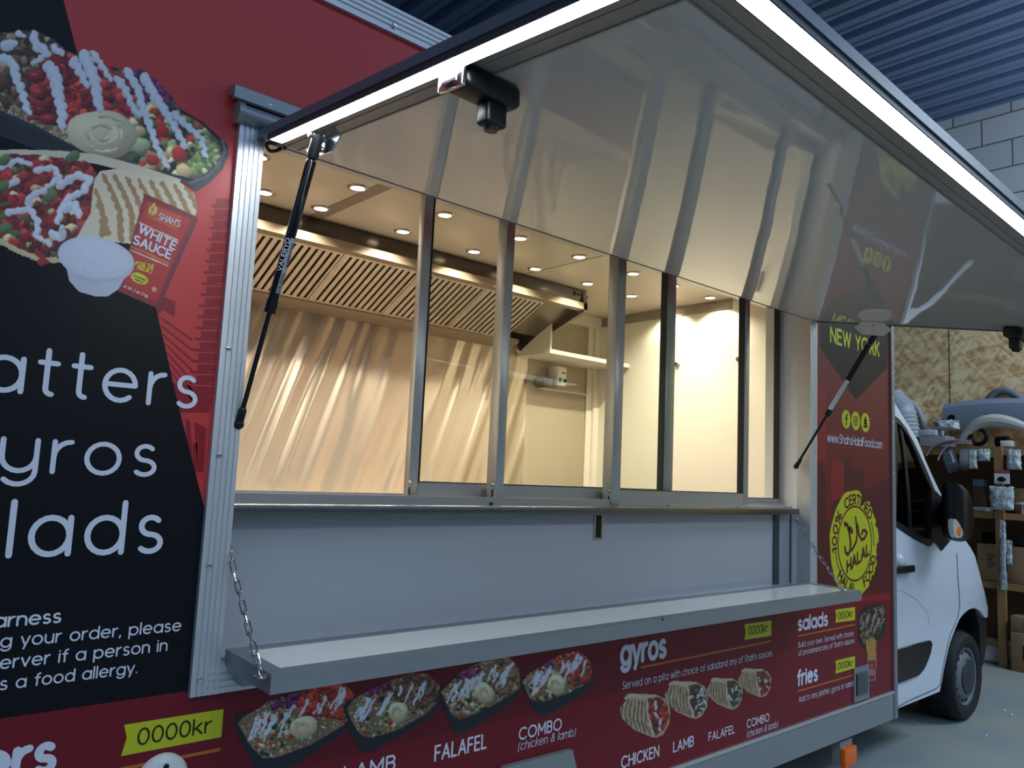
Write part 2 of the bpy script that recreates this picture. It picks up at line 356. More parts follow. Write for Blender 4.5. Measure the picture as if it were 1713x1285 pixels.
# counter: steel sill with front face, aluminium window track
SF = 0.012
b = MB(); b.box(FL1, 3.272, SF, 0.40, -0.1235, -0.097, 0, 0.002)
b.build('counter_sill', m_sill, truck, 'stainless counter edge')
b = MB(); b.box(FL1, FR0 - 0.02, 0.06, 0.20, -0.097, -0.090); b.box(FL1, 2.1, 0.06, 0.066, -0.090, -0.073)
for yy in (0.105, 0.145, 0.185): b.box(FL1, FR0 - 0.02, yy - 0.003, yy + 0.003, -0.09, -0.080)
b.box(FL1, FR0 - 0.02, 0.196, 0.202, -0.09, -0.072)
b.box(FL1, FR0, 0.06, 0.20, 0.828, 0.90)
for (u, v) in ((821, 843),):
    c = at(u, v, y=0.06); b.box(c[0] - 0.004, c[0] + 0.004, 0.055, 0.06, c[2] - 0.004, c[2] + 0.004, 1)
for (u, v) in ((1118, 848), (1235, 850)):
    c = at(u, v, y=0.05); b.lathe([(0, -0.006), (0.006, 0)], (c[0], 0.05, -0.09), (0, 0, 1), 10, 2)
b.build('window_track', [m_sash, m_seal, m_chrome], truck)
# sliding sashes: stile, rails, glass pane, latch
def sash(name, x0, x1, y, wl, wr, zb=-0.086, rail=0.052, label=None, left=True, fat=0.02):
    t = 0.026; z1 = 0.87
    b = MB()
    b.box(x0, x0 + wl, y - t / 2 - (fat if left else 0), y + t / 2, zb, z1, 0, 0.003)
    b.box(x1 - wr, x1, y - t / 2, y + t / 2, zb, z1, 0, 0.003)
    b.box(x0 + wl, x1 - wr, y - t / 2, y + t / 2, zb, zb + rail, 0); b.box(x0 + wl, x1 - wr, y - t / 2, y + t / 2, z1 - 0.05, z1, 0)
    o = b.build(name, m_sash, truck, label)
    MB().box(x0 + wl - 0.004, x1 - wr + 0.004, y - 0.002, y + 0.002, zb + rail - 0.005, z1 - 0.045).build('glass_pane', m_glass, o)
    b = MB(); b.box(x1 - wr - 0.004, x1 - wr, y - t / 2 - .001, y + t / 2 + .001, zb + rail, z1 - 0.05); b.box(x0 + wl, x0 + wl + 0.004, y - t / 2 - 0.001, y + t / 2 + 0.001, zb + rail, z1 - 0.05)
    b.box(x0 + wl, x1 - wr, y - t / 2 - .001, y + t / 2 + .001, zb + rail, zb + rail + .003); b.build('glazing_seal', m_seal, o)
    if left:
        b = MB(); b.lathe([(0, -0.003), (0.006, -0.002), (0.007, 0.001)], (x0, y - t / 2 - 0.006, zb + 0.045), (1, 0, 0), 10, 0); b.box(x0 - 0.002, x0, y - t / 2 - 0.009, y - t / 2 - 0.003, zb + 0.008, zb + 0.03, 1)
        b.build('latch', [m_chrome, m_blackp], o)
    return o
xa0, xa1 = at(683, 830, y=.15)[0], at(699, 830, y=.15)[0]
sash('sliding_sash', xa0, at(1028, 700, y=.165)[0], 0.165, xa1 - xa0, 0.035, zb=-0.082, rail=0.045, label='inner sliding sash at the left', fat=0.0)
xb0, xb1 = at(822, 830, y=.11)[0], at(836, 830, y=.11)[0]
xd0, xd1 = at(1105, 790, y=.125)[0], at(1121, 790, y=.125)[0]
sash('sliding_sash', xb0, xd1, 0.125, xb1 - xb0, xd1 - xd0, zb=-0.082, rail=0.045, label='middle sliding sash')
xc0, xc1 = at(1019, 830, y=.065)[0], at(1033, 830, y=.065)[0]; xe0, xe1 = at(1244, 790, y=.07)[0], at(1253, 790, y=.07)[0]
sash('sliding_sash', xc0, xe1, 0.085, xc1 - xc0, xe1 - xe0, zb=-0.092, rail=0.052, label='outer sliding sash')
sash('fixed_sash', at(1240, 700, y=.14)[0], FR0 - 0.003, 0.14, 0.03, 0.016, zb=-0.088, rail=0.028, label='fixed glazed bay at the right', left=False)
# ------------------------------------------------ the hatch (rigid flap, hinged at the top, slightly twisted)
FX0, FX1, FW = 0.703, 3.39, 1.255
def F(x, w, h): return (x, -w, 0.757 - (0.10 + 0.065 * (x - 0.75) / 2.64) * w + h)
def fbox(b, x0, x1, w0, w1, h0, h1, m=0, nx=1):
    for i in range(nx):
        a, c = x0 + (x1 - x0) * i / nx, x0 + (x1 - x0) * (i + 1) / nx
        b.add([F(x, w, h) for h in (h0, h1) for w in (w0, w1) for x in (a, c)], [(0, 2, 3, 1), (4, 5, 7, 6), (0, 1, 5, 4), (2, 6, 7, 3)] + ([(0, 4, 6, 2)] if i == 0 else []) + ([(1, 3, 7, 5)] if i == nx - 1 else []), m)
    return b
b = MB(); fbox(b, FX0 + 0.02, FX1 - 0.02, 0.0, FW - 0.02, 0.0, 0.012, 0, 8)
hatch = b.build('hatch', m_gloss, truck, 'glossy white underside of the raised hatch')
b = MB()
fbox(b, FX0, FX0 + 0.02, 0.0, FW, -0.004, 0.016); fbox(b, FX1 - 0.02, FX1, 0, FW, -0.004, 0.016); fbox(b, FX0 + 0.02, FX1 - 0.02, FW - 0.02, FW, -0.004, 0.016, 0, 4); fbox(b, FX0 + 0.02, FX1 - 0.02, -0.004, 0.0, -0.002, 0.016, 0, 4)
b.build('hatch_edge', m_edge, hatch, 'grey aluminium edge profile')
b = MB(); fbox(b, FX0 + 0.02, FX0 + 0.10, 0.02, FW - 0.02, -0.002, 0.0); fbox(b, FX0 + 0.10, FX1 - 0.02, FW - 0.10, FW - 0.02, -0.002, 0.0, 0, 4)
fbox(b, FX0 + 0.069, FX0 + 0.072, 0.02, FW - 0.08, -0.0035, -0.002); fbox(b, FX0 + 0.10, FX0 + 0.104, 0.02, FW - 0.1, -0.004, 0.0); fbox(b, FX0 + 0.1, FX1 - 0.02, FW - 0.104, FW - 0.10, -0.004, 0, 0, 4); fbox(b, FX0 + 0.08, FX1 - 0.02, FW - 0.081, FW - 0.078, -0.0035, -0.002, 0, 4)
b.build('hatch_border', mat('beige_border_strip', (150, 142, 134), 0.4), hatch)
def led(x0, x1, w0, w1, nx, rot):
    b = MB(); fbox(b, x0, x1, w0, w1, -0.016, -0.002, 0, nx)
    if rot == 'l':
        b2 = MB(); fbox(b2, x0 - 0.003, x0, w0 - 0.004, w1, -0.017, -0.002); fbox(b2, x0 - 0.003, x1, w0 - 0.008, w0, -0.017, -0.002); b3 = MB(); fbox(b3, x1, x1 + .002, w0 - .004, w1, -.0165, -.002)
    else: b2 = MB(); fbox(b2, x0, x1, w1, w1 + 0.003, -0.017, -0.002, 0, 4); b3 = MB(); fbox(b3, x0 + .034, x1, w0 - .002, w0, -.0165, -.002, 0, 6)
    b.build('led_strip', m_led, hatch, 'white glowing light strip'); b2.build('led_housing', m_alud, hatch); b3.build('led_housing', m_alud, hatch)
led(FX0 + 0.006, FX0 + 0.036, 0.075, FW - 0.042, 1, 'l')
led(FX0 + 0.006, FX1 - 0.03, FW - 0.039, FW - 0.006, 6, 'f')
# brackets on the hatch
def hexplate(cx, cw, lw, hh, mt, t=.005, hc=-.031):     # upright six-sided plate under the flap
    b = MB(); P6 = [(-1, 0), (-.55, -1), (.55, -1), (1, 0), (.55, 1), (-.55, 1)]
    A_ = [F(cx, cw + p[0] * lw, hc + p[1] * hh) for p in P6]; B_ = [F(cx + t, cw + p[0] * lw, hc + p[1] * hh) for p in P6]
    b.add(A_ + B_, [tuple(range(6)), tuple(range(11, 5, -1))] + [(i, 6 + i, 6 + (i + 1) % 6, (i + 1) % 6) for i in range(6)])
    for dh in (-.6, .6): b.lathe([(0, -0.004), (0.007, -0.003), (0.008, 0)], F(cx, cw, hc + dh * hh), (1, 0, 0), 10, 1)
    return b.build('strut_bracket', [mt, m_chrome], hatch)
def onflap(u, v, h=0.0):
    r = R @ np.array([u - PU, v - PV, FPX]); lo, hi = 0.2, 6.0
    ts = np.linspace(0.1 / FPX, 7 / FPX, 6000); pz = None
    for t in ts:
        p = r * t; x, y, z = p[0], p[1] - CD, p[2]; d = z - (0.757 - (0.10 + 0.065 * (x - 0.75) / 2.64) * (-y) + h)
        if pz is not None and pz * d <= 0: return x, -y
        pz = d
    return None
# ------------------------------------------------ gas struts
def strut(p_low, p_top, split, name, lab, text=None, lab_at=(0.60, 0.86)):
    A, B = Vector(p_low), Vector(p_top); d = (B - A).normalized(); L = (B - A).length
    b = MB(); b.cyl(A + d * 0.03, A + d * (L * split), 0.0055, 14); o = b.build(name, m_blackg, truck, lab)
    b = MB(); b.tube([A + d * (L * split - 0.03), A + d * (L * split), A + d * (L * split), A + d * (L - 0.055), A + d * (L - .05)], [0.0135, 0.0135, 0.0115, 0.0115, 0.009], 18); b.build('cylinder', m_blackg, o)
    b = MB(); b.tube([A - d * 0.012, A + d * 0.0, A + d * 0.035, A + d * 0.04], [0.006, 0.0095, 0.0095, 0.006], 12); b.ball(tuple(A), 0.012, 0.012, 0.012); b.build('end_fitting', m_blackp, o)
    b = MB(); b.tube([B - d * 0.05, B - d * 0.045, B + d * 0.005], [0.007, 0.013, 0.013], 14); b.cyl(B + Vector((-0.022, 0, 0)), B + Vector((0.022, 0, 0)), 0.005, 10, 1); b.tube([B - d * 0.056, B - d * 0.05], 0.0095, 14, 1); b.build('ball_socket', [m_blackp, m_chrome], o)
    # paper label wrapped on the camera side of the cylinder
    s0, s1 = lab_at; toc = (Vector((0, -CD, 0)) - A); toc = (toc - d * toc.dot(d)).normalized(); sd = d.cross(toc)
    b = MB(); vs_ = []; K = 8
    for k in range(K + 1):
        a = 0.15 + 0.95 * (k / K) if text else -0.9 + 1.8 * k / K
        for s_ in (s0, s1): vs_.append(A + d * (L * s_) + (toc * math.cos(a) + sd * math.sin(a)) * 0.0121)
    b.add(vs_, [(2 * k, 2 * k + 1, 2 * k + 3, 2 * k + 2) for k in range(K)], 0, True)
    b.build('paper_label', mat('grey_label_paper', (150, 156, 166), 0.5) if text else mat('white_label_paper', (220, 220, 222), 0.5), o)
    return o, A, d, L, toc, sd
# ------------------------------------------------ stroke lettering
GL = {
'a': (.7, '@.35,.35,.35,.35,0,360;.7,.7 .7,0'), 'b': (.7, '0,1 0,0;@.35,.35,.35,.35,0,360'), 'c': (.62, '@.35,.35,.35,.35,48,312'), 'd': (.7, '.7,1 .7,0;@.35,.35,.35,.35,0,360'),
'e': (.7, '.02,.36 .69,.36 @.35,.35,.35,.35,2,312'), 'f': (.36, '@.36,.8,.2,.2,80,180 .16,0;0,.66 .36,.66'), 'g': (.7, '@.35,.35,.35,.35,0,360;.7,.7 .7,0 @.35,0,.35,.3,0,-150'),
'h': (.6, '0,1 0,0;@.3,.4,.3,.3,180,0 .6,0'), 'i': (.04, '.02,.7 .02,0;.02,.93 .02,.95'), 'k': (.5, '0,1 0,0;.46,.7 0,.28;.16,.42 .5,0'), 'l': (.02, '0,1 0,0'),
'm': (.96, '0,.7 0,0;@.24,.46,.24,.24,180,0 .48,0;@.72,.46,.24,.24,180,0 .96,0'), 'n': (.58, '0,.7 0,0;@.29,.41,.29,.29,180,0 .58,0'), 'o': (.7, '@.35,.35,.35,.35,0,360'),
'p': (.7, '0,.7 0,-.3;@.35,.35,.35,.35,0,360'), 'r': (.34, '0,.7 0,0;@.34,.34,.34,.36,180,90'), 's': (.48, '@.24,.525,.2,.175,40,270 @.24,.175,.23,.175,90,-140'),
't': (.36, '.15,.95 .15,.12 @.28,.12,.13,.12,180,270;0,.68 .36,.68'), 'u': (.58, '0,.7 0,.29 @.29,.29,.29,.29,180,360 .58,.7;.58,.29 .58,0'), 'v': (.58, '0,.7 .29,0 .58,.7'),
'w': (.88, '0,.7 .22,0 .44,.7 .66,0 .88,.7'), 'y': (.58, '0,.7 .29,0;.58,.7 .2,-.28'), 'Y~': (.66, '0,.7 0,.33 @.33,.33,.33,.33,180,360;.66,.7 .66,0 @.33,0,.33,.3,0,-140'),
'A': (.72, '0,0 .36,1 .72,0;.12,.33 .6,.33'), 'B': (.56, '0,0 0,1 .3,1 @.3,.77,.23,.23,90,-90 0,.54;.3,.54 @.3,.27,.26,.27,90,-90 0,0'), 'C': (.8, '@.47,.5,.47,.5,48,312'),
'D': (.72, '0,0 0,1 .26,1 @.26,.5,.46,.5,90,-90 0,0'), 'E': (.5, '.5,1 0,1 0,0 .5,0;0,.52 .44,.52'), 'F': (.48, '.48,1 0,1 0,0;0,.52 .42,.52'), 'G': (.86, '@.47,.5,.47,.5,48,360 .5,.5'),
'H': (.66, '0,1 0,0;.66,1 .66,0;0,.52 .66,.52'), 'I': (.02, '0,1 0,0'), 'K': (.56, '0,1 0,0;.54,1 0,.4;.18,.58 .56,0'), 'L': (.46, '0,1 0,0 .46,0'), 'M': (.8, '0,0 0,1 .4,.3 .8,1 .8,0'),
'N': (.66, '0,0 0,1 .66,0 .66,1'), 'O': (.94, '@.47,.5,.47,.5,0,360'), 'P': (.54, '0,0 0,1 .28,1 @.28,.73,.26,.27,90,-90 0,.46'), 'R': (.56, '0,0 0,1 .28,1 @.28,.73,.26,.27,90,-90 0,.46;.26,.46 .56,0'),
'S': (.56, '@.28,.75,.25,.25,35,270 @.28,.25,.28,.25,90,-145'), 'T': (.6, '0,1 .6,1;.3,1 .3,0'), 'U': (.62, '0,1 0,.31 @.31,.31,.31,.31,180,360 .62,1'), 'V': (.66, '0,1 .33,0 .66,1'), 'W': (1.0, '0,1 .25,0 .5,1 .75,0 1,1'),
'Y': (.62, '0,1 .31,.48 .62,1;.31,.48 .31,0'), '0': (.56, '@.28,.5,.28,.5,0,360'), '1': (.2, '0,.8 .2,1 .2,0'), '2': (.54, '@.27,.73,.26,.27,170,-30 0,0 .54,0'), '7': (.5, '0,1 .5,1 .16,0'), '%': (.8, '@.16,.78,.16,.2,0,360;@.64,.22,.16,.2,0,360;.68,1 .12,0'),
'(': (.2, '@.3,.4,.3,.62,120,240'), ')': (.2, '@-.1,.4,.3,.62,60,-60'), '&': (.72, '.68,0 .2,.62 @.32,.8,.17,.18,190,-20 @.27,.26,.25,.26,120,330 .68,.5'), '.': (.04, '.02,.02 .02,.03'), ',': (.06, '.05,.04 .0,-.14'), "'": (.03, '.015,1 .015,.76'), '!': (.04, '.02,1 .02,.3;.02,.02 .02,.03'), ' ': (.26, ''), '/': (.4, '0,0 .4,1'), 'z': (.5, '0,.7 .5,.7 0,0 .5,0'), '5': (.52, '.48,1 .06,1 .02,.58 @.26,.31,.26,.31,120,-140'),
}
def glyph(ch):
    out = []
    for st in GL[ch][1].split(';'):
        pts = []
        for tk in st.split():
            if tk[0] == '@':
                cx, cy, rx, ry, a0, a1 = map(float, tk[1:].split(',')); k = max(4, int(abs(a1 - a0) / 18))
                for i in range(k + 1):
                    a = math.radians(a0 + (a1 - a0) * i / k); pts.append((cx + rx * math.cos(a), cy + ry * math.sin(a)))
            else: pts.append(tuple(map(float, tk.split(','))))
        if pts: out.append(pts)
    return out
def layout(s, gap):
    x = 0; items = []; s2 = s.replace('Y~', '\x01')
    for ch in s2:
        g = 'Y~' if ch == '\x01' else ch; items.append((g, x)); x += GL[g][0] + gap
    return items, x - gap
def ribbon(pts, hw, capn=8):                 # 2-D stroke with round joins: list of polygons
    P = []
    for p in pts:
        p = np.array(p, float)
        if not P or np.linalg.norm(p - P[-1]) > 1e-7: P.append(p)
    polys = []
    def disc(c): polys.append([c + hw * np.array([math.cos(2 * PI * k / capn), math.sin(2 * PI * k / capn)]) for k in range(capn)])
    if len(P) == 1: disc(P[0]); return polys
    closed = np.linalg.norm(P[0] - P[-1]) < 1e-5; n = len(P)
    T = [(P[i + 1] - P[i]) / np.linalg.norm(P[i + 1] - P[i]) for i in range(n - 1)]
    def off(i):
        a = T[i - 1] if i > 0 else (T[-1] if closed else T[0]); c = T[i] if i < n - 1 else (T[0] if closed else T[-1])
        if a @ c < 0.75: return None
        t = a + c; t /= np.linalg.norm(t); return np.array([-t[1], t[0]]) * hw / max(0.5, t @ c)
    for i in range(n - 1):
        nr = np.array([-T[i][1], T[i][0]]) * hw; o0 = off(i); o1 = off(i + 1)
        if o0 is None: disc(P[i]); o0 = nr
        if o1 is None: o1 = nr
        polys.append([P[i] - o0, P[i + 1] - o1, P[i + 1] + o1, P[i] + o0])
    if not closed: disc(P[0]); disc(P[-1])
    return polys
def flat(b, polys, fn, m=0):                 # union of overlapping pieces, so nothing is coplanar twice
    V_ = []; F_ = []
    for p in polys:
        n = len(V_); V_ += [Vector((float(q[0]) * 10, float(q[1]) * 10)) for q in p]; a = sum(p[i][0] * p[(i + 1) % len(p)][1] - p[(i + 1) % len(p)][0] * p[i][1] for i in range(len(p)))
        F_.append(list(range(n, n + len(p))) if a > 0 else list(range(n, n + len(p)))[::-1])
    r = delaunay_2d_cdt(V_, [], F_, 1, 1e-6)
    b.add([fn((q[0] / 10, q[1] / 10)) for q in r[0]], [tuple(f) for f, og in zip(r[2], r[5]) if og], m)
def text_on(b, s, O, U, V, hw, fn, m=0, gap=0.16, shear=0.0, fit=True):
    items, wd_ = layout(s, gap)
    k = 1.0 / wd_ if fit else 1.0; acc = []
    for g, x in items:
        for pts in glyph(g):
            q = [np.asarray(O) + np.asarray(U) * ((x + p[0] + shear * p[1]) * k) + np.asarray(V) * p[1] for p in pts]
            acc += ribbon(q, hw)
    flat(b, acc, fn, m)
def wall(y): return lambda q: (q[0], y, q[1])
def wtext(s, p0, p1, ptop, wt, m=m_text, y=-0.0016, gap=0.16, shear=0.0, xh=False, label=None, rot=False, b=None, mi=0, par=None):
    O, E_, T_ = wp(*p0), wp(*p1), wp(*ptop); h = T_[1] - O[1]
    V = (T_ - O) if rot else np.array([0, h])
    if xh: V = V / 0.7
    U = E_ - O
    if not rot: U = np.array([U[0], 0.0]); O = np.array([O[0], (O[1] + E_[1]) / 2])
    hw = np.linalg.norm(V) * wt
    bb = b or MB(); bb.keepn = True
    text_on(bb, s, O, U, V, hw, wall(y), mi, gap, shear * np.linalg.norm(V) / max(1e-6, np.linalg.norm(U)) * layout(s, gap)[1])
    if b is None: return bb.build('lettering', m, par or panel, label)
def wpoly(name, pxs, m, y, label=None):
    q = [wp(*p) for p in pxs]; b = MB(); b.add([(p[0], y, p[1]) for p in q], [tuple(range(len(q)))]); return b.build(name, m, panel, label)
# ------------------------------------------------ printed pictures, painted as blobs and turned into coloured meshes on the wall
class Cv:
    def __init__(s, u0, v0, u1, v1, st=1.0):
        s.u0, s.v0, s.st = u0, v0, st; s.W = int((u1 - u0) / st); s.H = int((v1 - v0) / st)
        s.a = np.zeros((s.H, s.W, 4)); s.U = u0 + (np.arange(s.W) + .5) * st; s.V = v0 + (np.arange(s.H) + .5) * st
    def win(s, a, b, c, d):
        i0 = max(0, int((a - s.u0) / s.st)); i1 = min(s.W, int((c - s.u0) / s.st) + 2); j0 = max(0, int((b - s.v0) / s.st)); j1 = min(s.H, int((d - s.v0) / s.st) + 2)
        return (i0, i1, j0, j1) if i1 > i0 and j1 > j0 else None
    def put(s, w, mask, colr):
        i0, i1, j0, j1 = w; t = s.a[j0:j1, i0:i1]; c = np.broadcast_to(np.asarray(colr, float), t.shape[:2] + (3,)); t[mask, :3] = c[mask]; t[mask, 3] = 1
    def ell(s, cx, cy, rx, ry, rot, c, lum=0.25, wob=0.12, clip=None, sq=False):
        r = max(rx, ry) * 1.35; w = s.win(cx - r, cy - r, cx + r, cy + r)
        if w is None: return
        i0, i1, j0, j1 = w; X, Y = np.meshgrid(s.U[i0:i1] - cx, s.V[j0:j1] - cy); ca, sa = math.cos(rot), math.sin(rot); A = (X * ca + Y * sa) / rx; B = (-X * sa + Y * ca) / ry
        th = np.arctan2(B, A); p = rng.uniform(0, 6.28, 3); rr = 1 + wob * (np.cos(2 * th + p[0]) * .5 + np.cos(3 * th + p[1]) * .6 + np.cos(5 * th + p[2]) * .4)
        d = ((np.abs(A) ** 3.4 + np.abs(B) ** 3.4) ** (1 / 3.4) if sq else np.hypot(A, B)) / rr; mk = d < 1
        if clip is not None: mk &= clip[j0:j1, i0:i1]
        sh = 1 + lum * (-(Y / max(rx, ry)) * .9 - (X / max(rx, ry)) * .3) - lum * .8 * np.clip(d - .6, 0, 1)
        s.put(w, mk, np.clip(np.asarray(c, float) * sh[..., None], 0, 255))
    def pmask(s, poly):
        X, Y = np.meshgrid(s.U, s.V); m = np.zeros(X.shape, bool); n = len(poly)
        for i in range(n):
            x0, y0 = poly[i]; x1, y1 = poly[(i + 1) % n]
            if y0 == y1: continue
            c = ((y0 > Y) != (y1 > Y)) & (X < (x1 - x0) * (Y - y0) / (y1 - y0) + x0); m ^= c
        return m
    def poly(s, poly, c, noise=0.0, clip=None):
        m = s.pmask(poly)
        if clip is not None: m &= clip
        cc = np.broadcast_to(np.asarray(c, float), (s.H, s.W, 3)).copy()
        if noise: cc *= (1 + rng.normal(0, noise, (s.H, s.W, 1)))
        s.put((0, s.W, 0, s.H), m, np.clip(cc, 0, 255)); return m
    def line(s, pts, w0, c, w1=None, jit=0.8, lum=0.15, clip=None):
        w1 = w0 if w1 is None else w1; L = [0]
        for a, b in zip(pts, pts[1:]): L.append(L[-1] + math.hypot(b[0] - a[0], b[1] - a[1]))
        n = max(3, int(L[-1] / max(0.7, w0 * .25))); ph = rng.uniform(0, 6.28, 3)
        for k in range(n + 1):
            d = L[-1] * k / n; i = min(len(pts) - 2, max(j for j in range(len(pts) - 1) if L[j] <= d + 1e-9)); t = (d - L[i]) / max(1e-6, L[i + 1] - L[i])
            x = pts[i][0] + (pts[i + 1][0] - pts[i][0]) * t + jit * 1.6 * math.sin(k * w0 * .1 + ph[2]) + rng.normal(0, jit * .3); y = pts[i][1] + (pts[i + 1][1] - pts[i][1]) * t + rng.normal(0, jit * .3)
            q_ = k * w0 * .25; r = (w0 + (w1 - w0) * k / n) * (1 + .16 * math.sin(q_ * .35 + ph[0]) + .14 * math.sin(q_ * .8 + ph[1]) + .06 * rng.normal()); s.ell(x, y, r, r, 0, c, lum * .45, .08, clip)
    def scatter(s, region, n, size, pal, asp=1.5, clip=None, lum=0.35, rot=None, wob=.16, sq=False):
        m = s.pmask(region); js, is_ = np.nonzero(m)
        if len(js) == 0: return
        for k in np.sort(rng.integers(0, len(js), n)):
            r = rng.uniform(size[0], size[1]); c = np.array(pal[rng.integers(len(pal))], float) * rng.uniform(.8, 1.15)
            s.ell(s.U[is_[k]], s.V[js[k]], r * asp ** .5, r / asp ** .5, rng.uniform(0, PI) if rot is None else rot + rng.normal(0, .25), c, lum, wob, clip if clip is not None else None, sq)
    count = 0
    def build(s, name, label, y=-0.0012, gain=1.0):
        y -= 0.00008 * Cv.count; Cv.count += 1
        al = s.a[..., 3] > .5; H, W = s.H, s.W
        js, is_ = np.nonzero(al)
        uu, vv = np.meshgrid(s.u0 + np.arange(W + 1) * s.st, s.v0 + np.arange(H + 1) * s.st)
        r = np.stack([uu - PU, vv - PV, np.full(uu.shape, FPX)], -1) @ R.T; t = (CD + y) / r[..., 1]; X = r[..., 0] * t; Z = r[..., 2] * t
        idx = np.full((H + 1) * (W + 1), -1); c00 = js * (W + 1) + is_; quads = np.stack([c00, c00 + (W + 1), c00 + (W + 1) + 1, c00 + 1], 1)
        used = np.unique(quads); idx[used] = np.arange(len(used)); q = idx[quads]
        co_ = np.stack([X.ravel()[used], np.full(len(used), y), Z.ravel()[used]], 1)
        me = bpy.data.meshes.new(name); me.vertices.add(len(used)); me.vertices.foreach_set('co', co_.ravel())
        me.loops.add(q.size); me.loops.foreach_set('vertex_index', q.ravel().astype(np.int32)); me.polygons.add(len(q)); me.polygons.foreach_set('loop_start', np.arange(len(q), dtype=np.int32) * 4)
        me.update(calc_edges=True)
        sr = np.clip(s.a[..., :3] * gain / 255, 0, 1); ln = np.where(sr <= .04045, sr / 12.92, ((sr + .055) / 1.055) ** 2.4)
        acc = np.zeros(((H + 1) * (W + 1), 4)); src = ln[js, is_]
        for k in range(4): np.add.at(acc, quads[:, k], np.concatenate([src, np.ones((len(src), 1))], 1))
        cl = acc[used]; cl[:, :3] /= cl[:, 3:]; cl[:, 3] = 1
        at_ = me.color_attributes.new('Col', 'FLOAT_COLOR', 'POINT'); at_.data.foreach_set('color', cl.ravel().astype(np.float32))
        me.materials.append(m_print); o = bpy.data.objects.new(name, me); place(o, panel)
        if label: o['label'] = label
        return o
RED_ = [(168, 42, 40), (150, 30, 32), (186, 56, 48), (130, 24, 28), (196, 76, 60)]
REDD = [(138, 34, 36), (116, 26, 30), (158, 44, 42), (96, 22, 28), (170, 60, 52)]
BROWN = [(90, 62, 50), (70, 48, 42), (110, 80, 62), (52, 38, 36)]
CREAM = [(222, 210, 180), (206, 190, 156), (188, 168, 130)]
RICE = [(196, 178, 140), (178, 156, 116), (156, 132, 96), (120, 98, 70)]
GREEN = [(96, 120, 70), (126, 146, 92), (66, 88, 56), (150, 160, 110)]
PURP = [(120, 36, 96), (96, 28, 80), (150, 60, 120), (70, 20, 60)]
SALAD = [(200, 176, 130), (190, 60, 48), (40, 52, 44), (140, 150, 100), (204, 190, 150), (90, 110, 70), (170, 50, 44)]
WHT = (212, 214, 226)
# ------------------------------------------------ wrap graphics
# black areas
wpoly('black_panel', [(-900, -330), (80, -140), (89, -60), (106, 0), (127, 82), (200, 330), (262, 520), (301, 690), (346, 866), (341, 900), (318, 1155.5), (-900, 1335)], m_navy, -0.0006, 'black printed area at the left')
b = MB()
for pl in ([(1371.5, 540), (1371.5, 581.5), (1431.5, 669), (1483.5, 616.5), (1486, 540)],):
    q = [wp(*p) for p in pl]; b.add([(p[0], -0.0006, p[1]) for p in q], [tuple(range(len(q)))])
b.build('black_panel', m_navy, panel, 'black printed arrow at the right')
# skyline print on the red
def sky(pls, m, y=-0.0005):
    b = MB(); b.keepn = True
    for pl in pls:
        q = [wp(*p) for p in pl]; b.add([(p[0], y, p[1]) for p in q], [tuple(range(len(q)))])
    return b.build('skyline_print', m, panel)
tw = []
for k in range(19):
    v = 332 + k * 18.5; x = 366 - k * 1.75; wd_ = 14 + k * 0.9
    tw.append([(x - wd_ * .35, v), (x + 20, v), (x + 20, v + 12), (x - wd_ * .35, v + 12)]); tw.append([(x - wd_ * .8, v + 12), (x - wd_ * .9, v + 10), (x + 20, v + 14), (x + 20, v + 16), (x - wd_ * .7, v + 15.5)])
tw = [[(min(p[0], 393 - (p[1] - 260) * .088), p[1]) for p in pl] for pl in tw]
sky(tw[0::2], m_red2, -0.00046)
sky(tw[1::2], m_red2, -0.00051)
ln = []
for k in range(7): ln.append([(266 + k * 3, 528 + k * 15), (322, 567 + k * 17), (322, 571 + k * 17), (267 + k * 3, 532 + k * 15)])
ln += [[(243, 512), (262, 495), (275, 497), (294, 505), (292, 530), (272, 518), (250, 540)], [(285, 640), (350, 650), (350, 690), (300, 690)], [(310, 700), (318, 705), (322, 770), (314, 775)], [(325, 706), (345, 716), (340, 790), (330, 790)], [(322, 740), (330, 742), (328, 800), (324, 800)]]
sky(ln, m_red2, -0.00056)
sky([[(1366, 760), (1382, 800), (1382, 870), (1392, 872), (1392, 800), (1414, 765), (1424, 765), (1424, 780), (1446, 790), (1446, 820), (1488, 800), (1488, 990), (1366, 985)]], m_maroon)
sky([[(1366, 640), (1381, 648), (1381, 770), (1366, 770)], [(1388, 800), (1392, 770), (1412, 775), (1412, 830), (1390, 840)]], m_red2, -0.0007)
sky([[(1365.5, 1000), (1489.5, 994), (1489.5, 1004), (1365.5, 1012)]], m_red2, -0.0007)
sky([[(1362.8, 500), (1489.8, 540), (1493.5, 1158), (1362.8, 1193)]], m_darkred, -0.0003)
low = [wp(-60, 1206.5)[1], -0.994]; bb_ = MB(); bb_.keepn = True; bb_.add([(BX0, -.0004, low[1]), (BX1, -.0004, low[1]), (BX1, -.0004, low[0]), (BX0, -.0004, low[0])], [(0, 1, 2, 3)]); bb_.build('crimson_band', m_crimson, panel, 'crimson printed lower band')
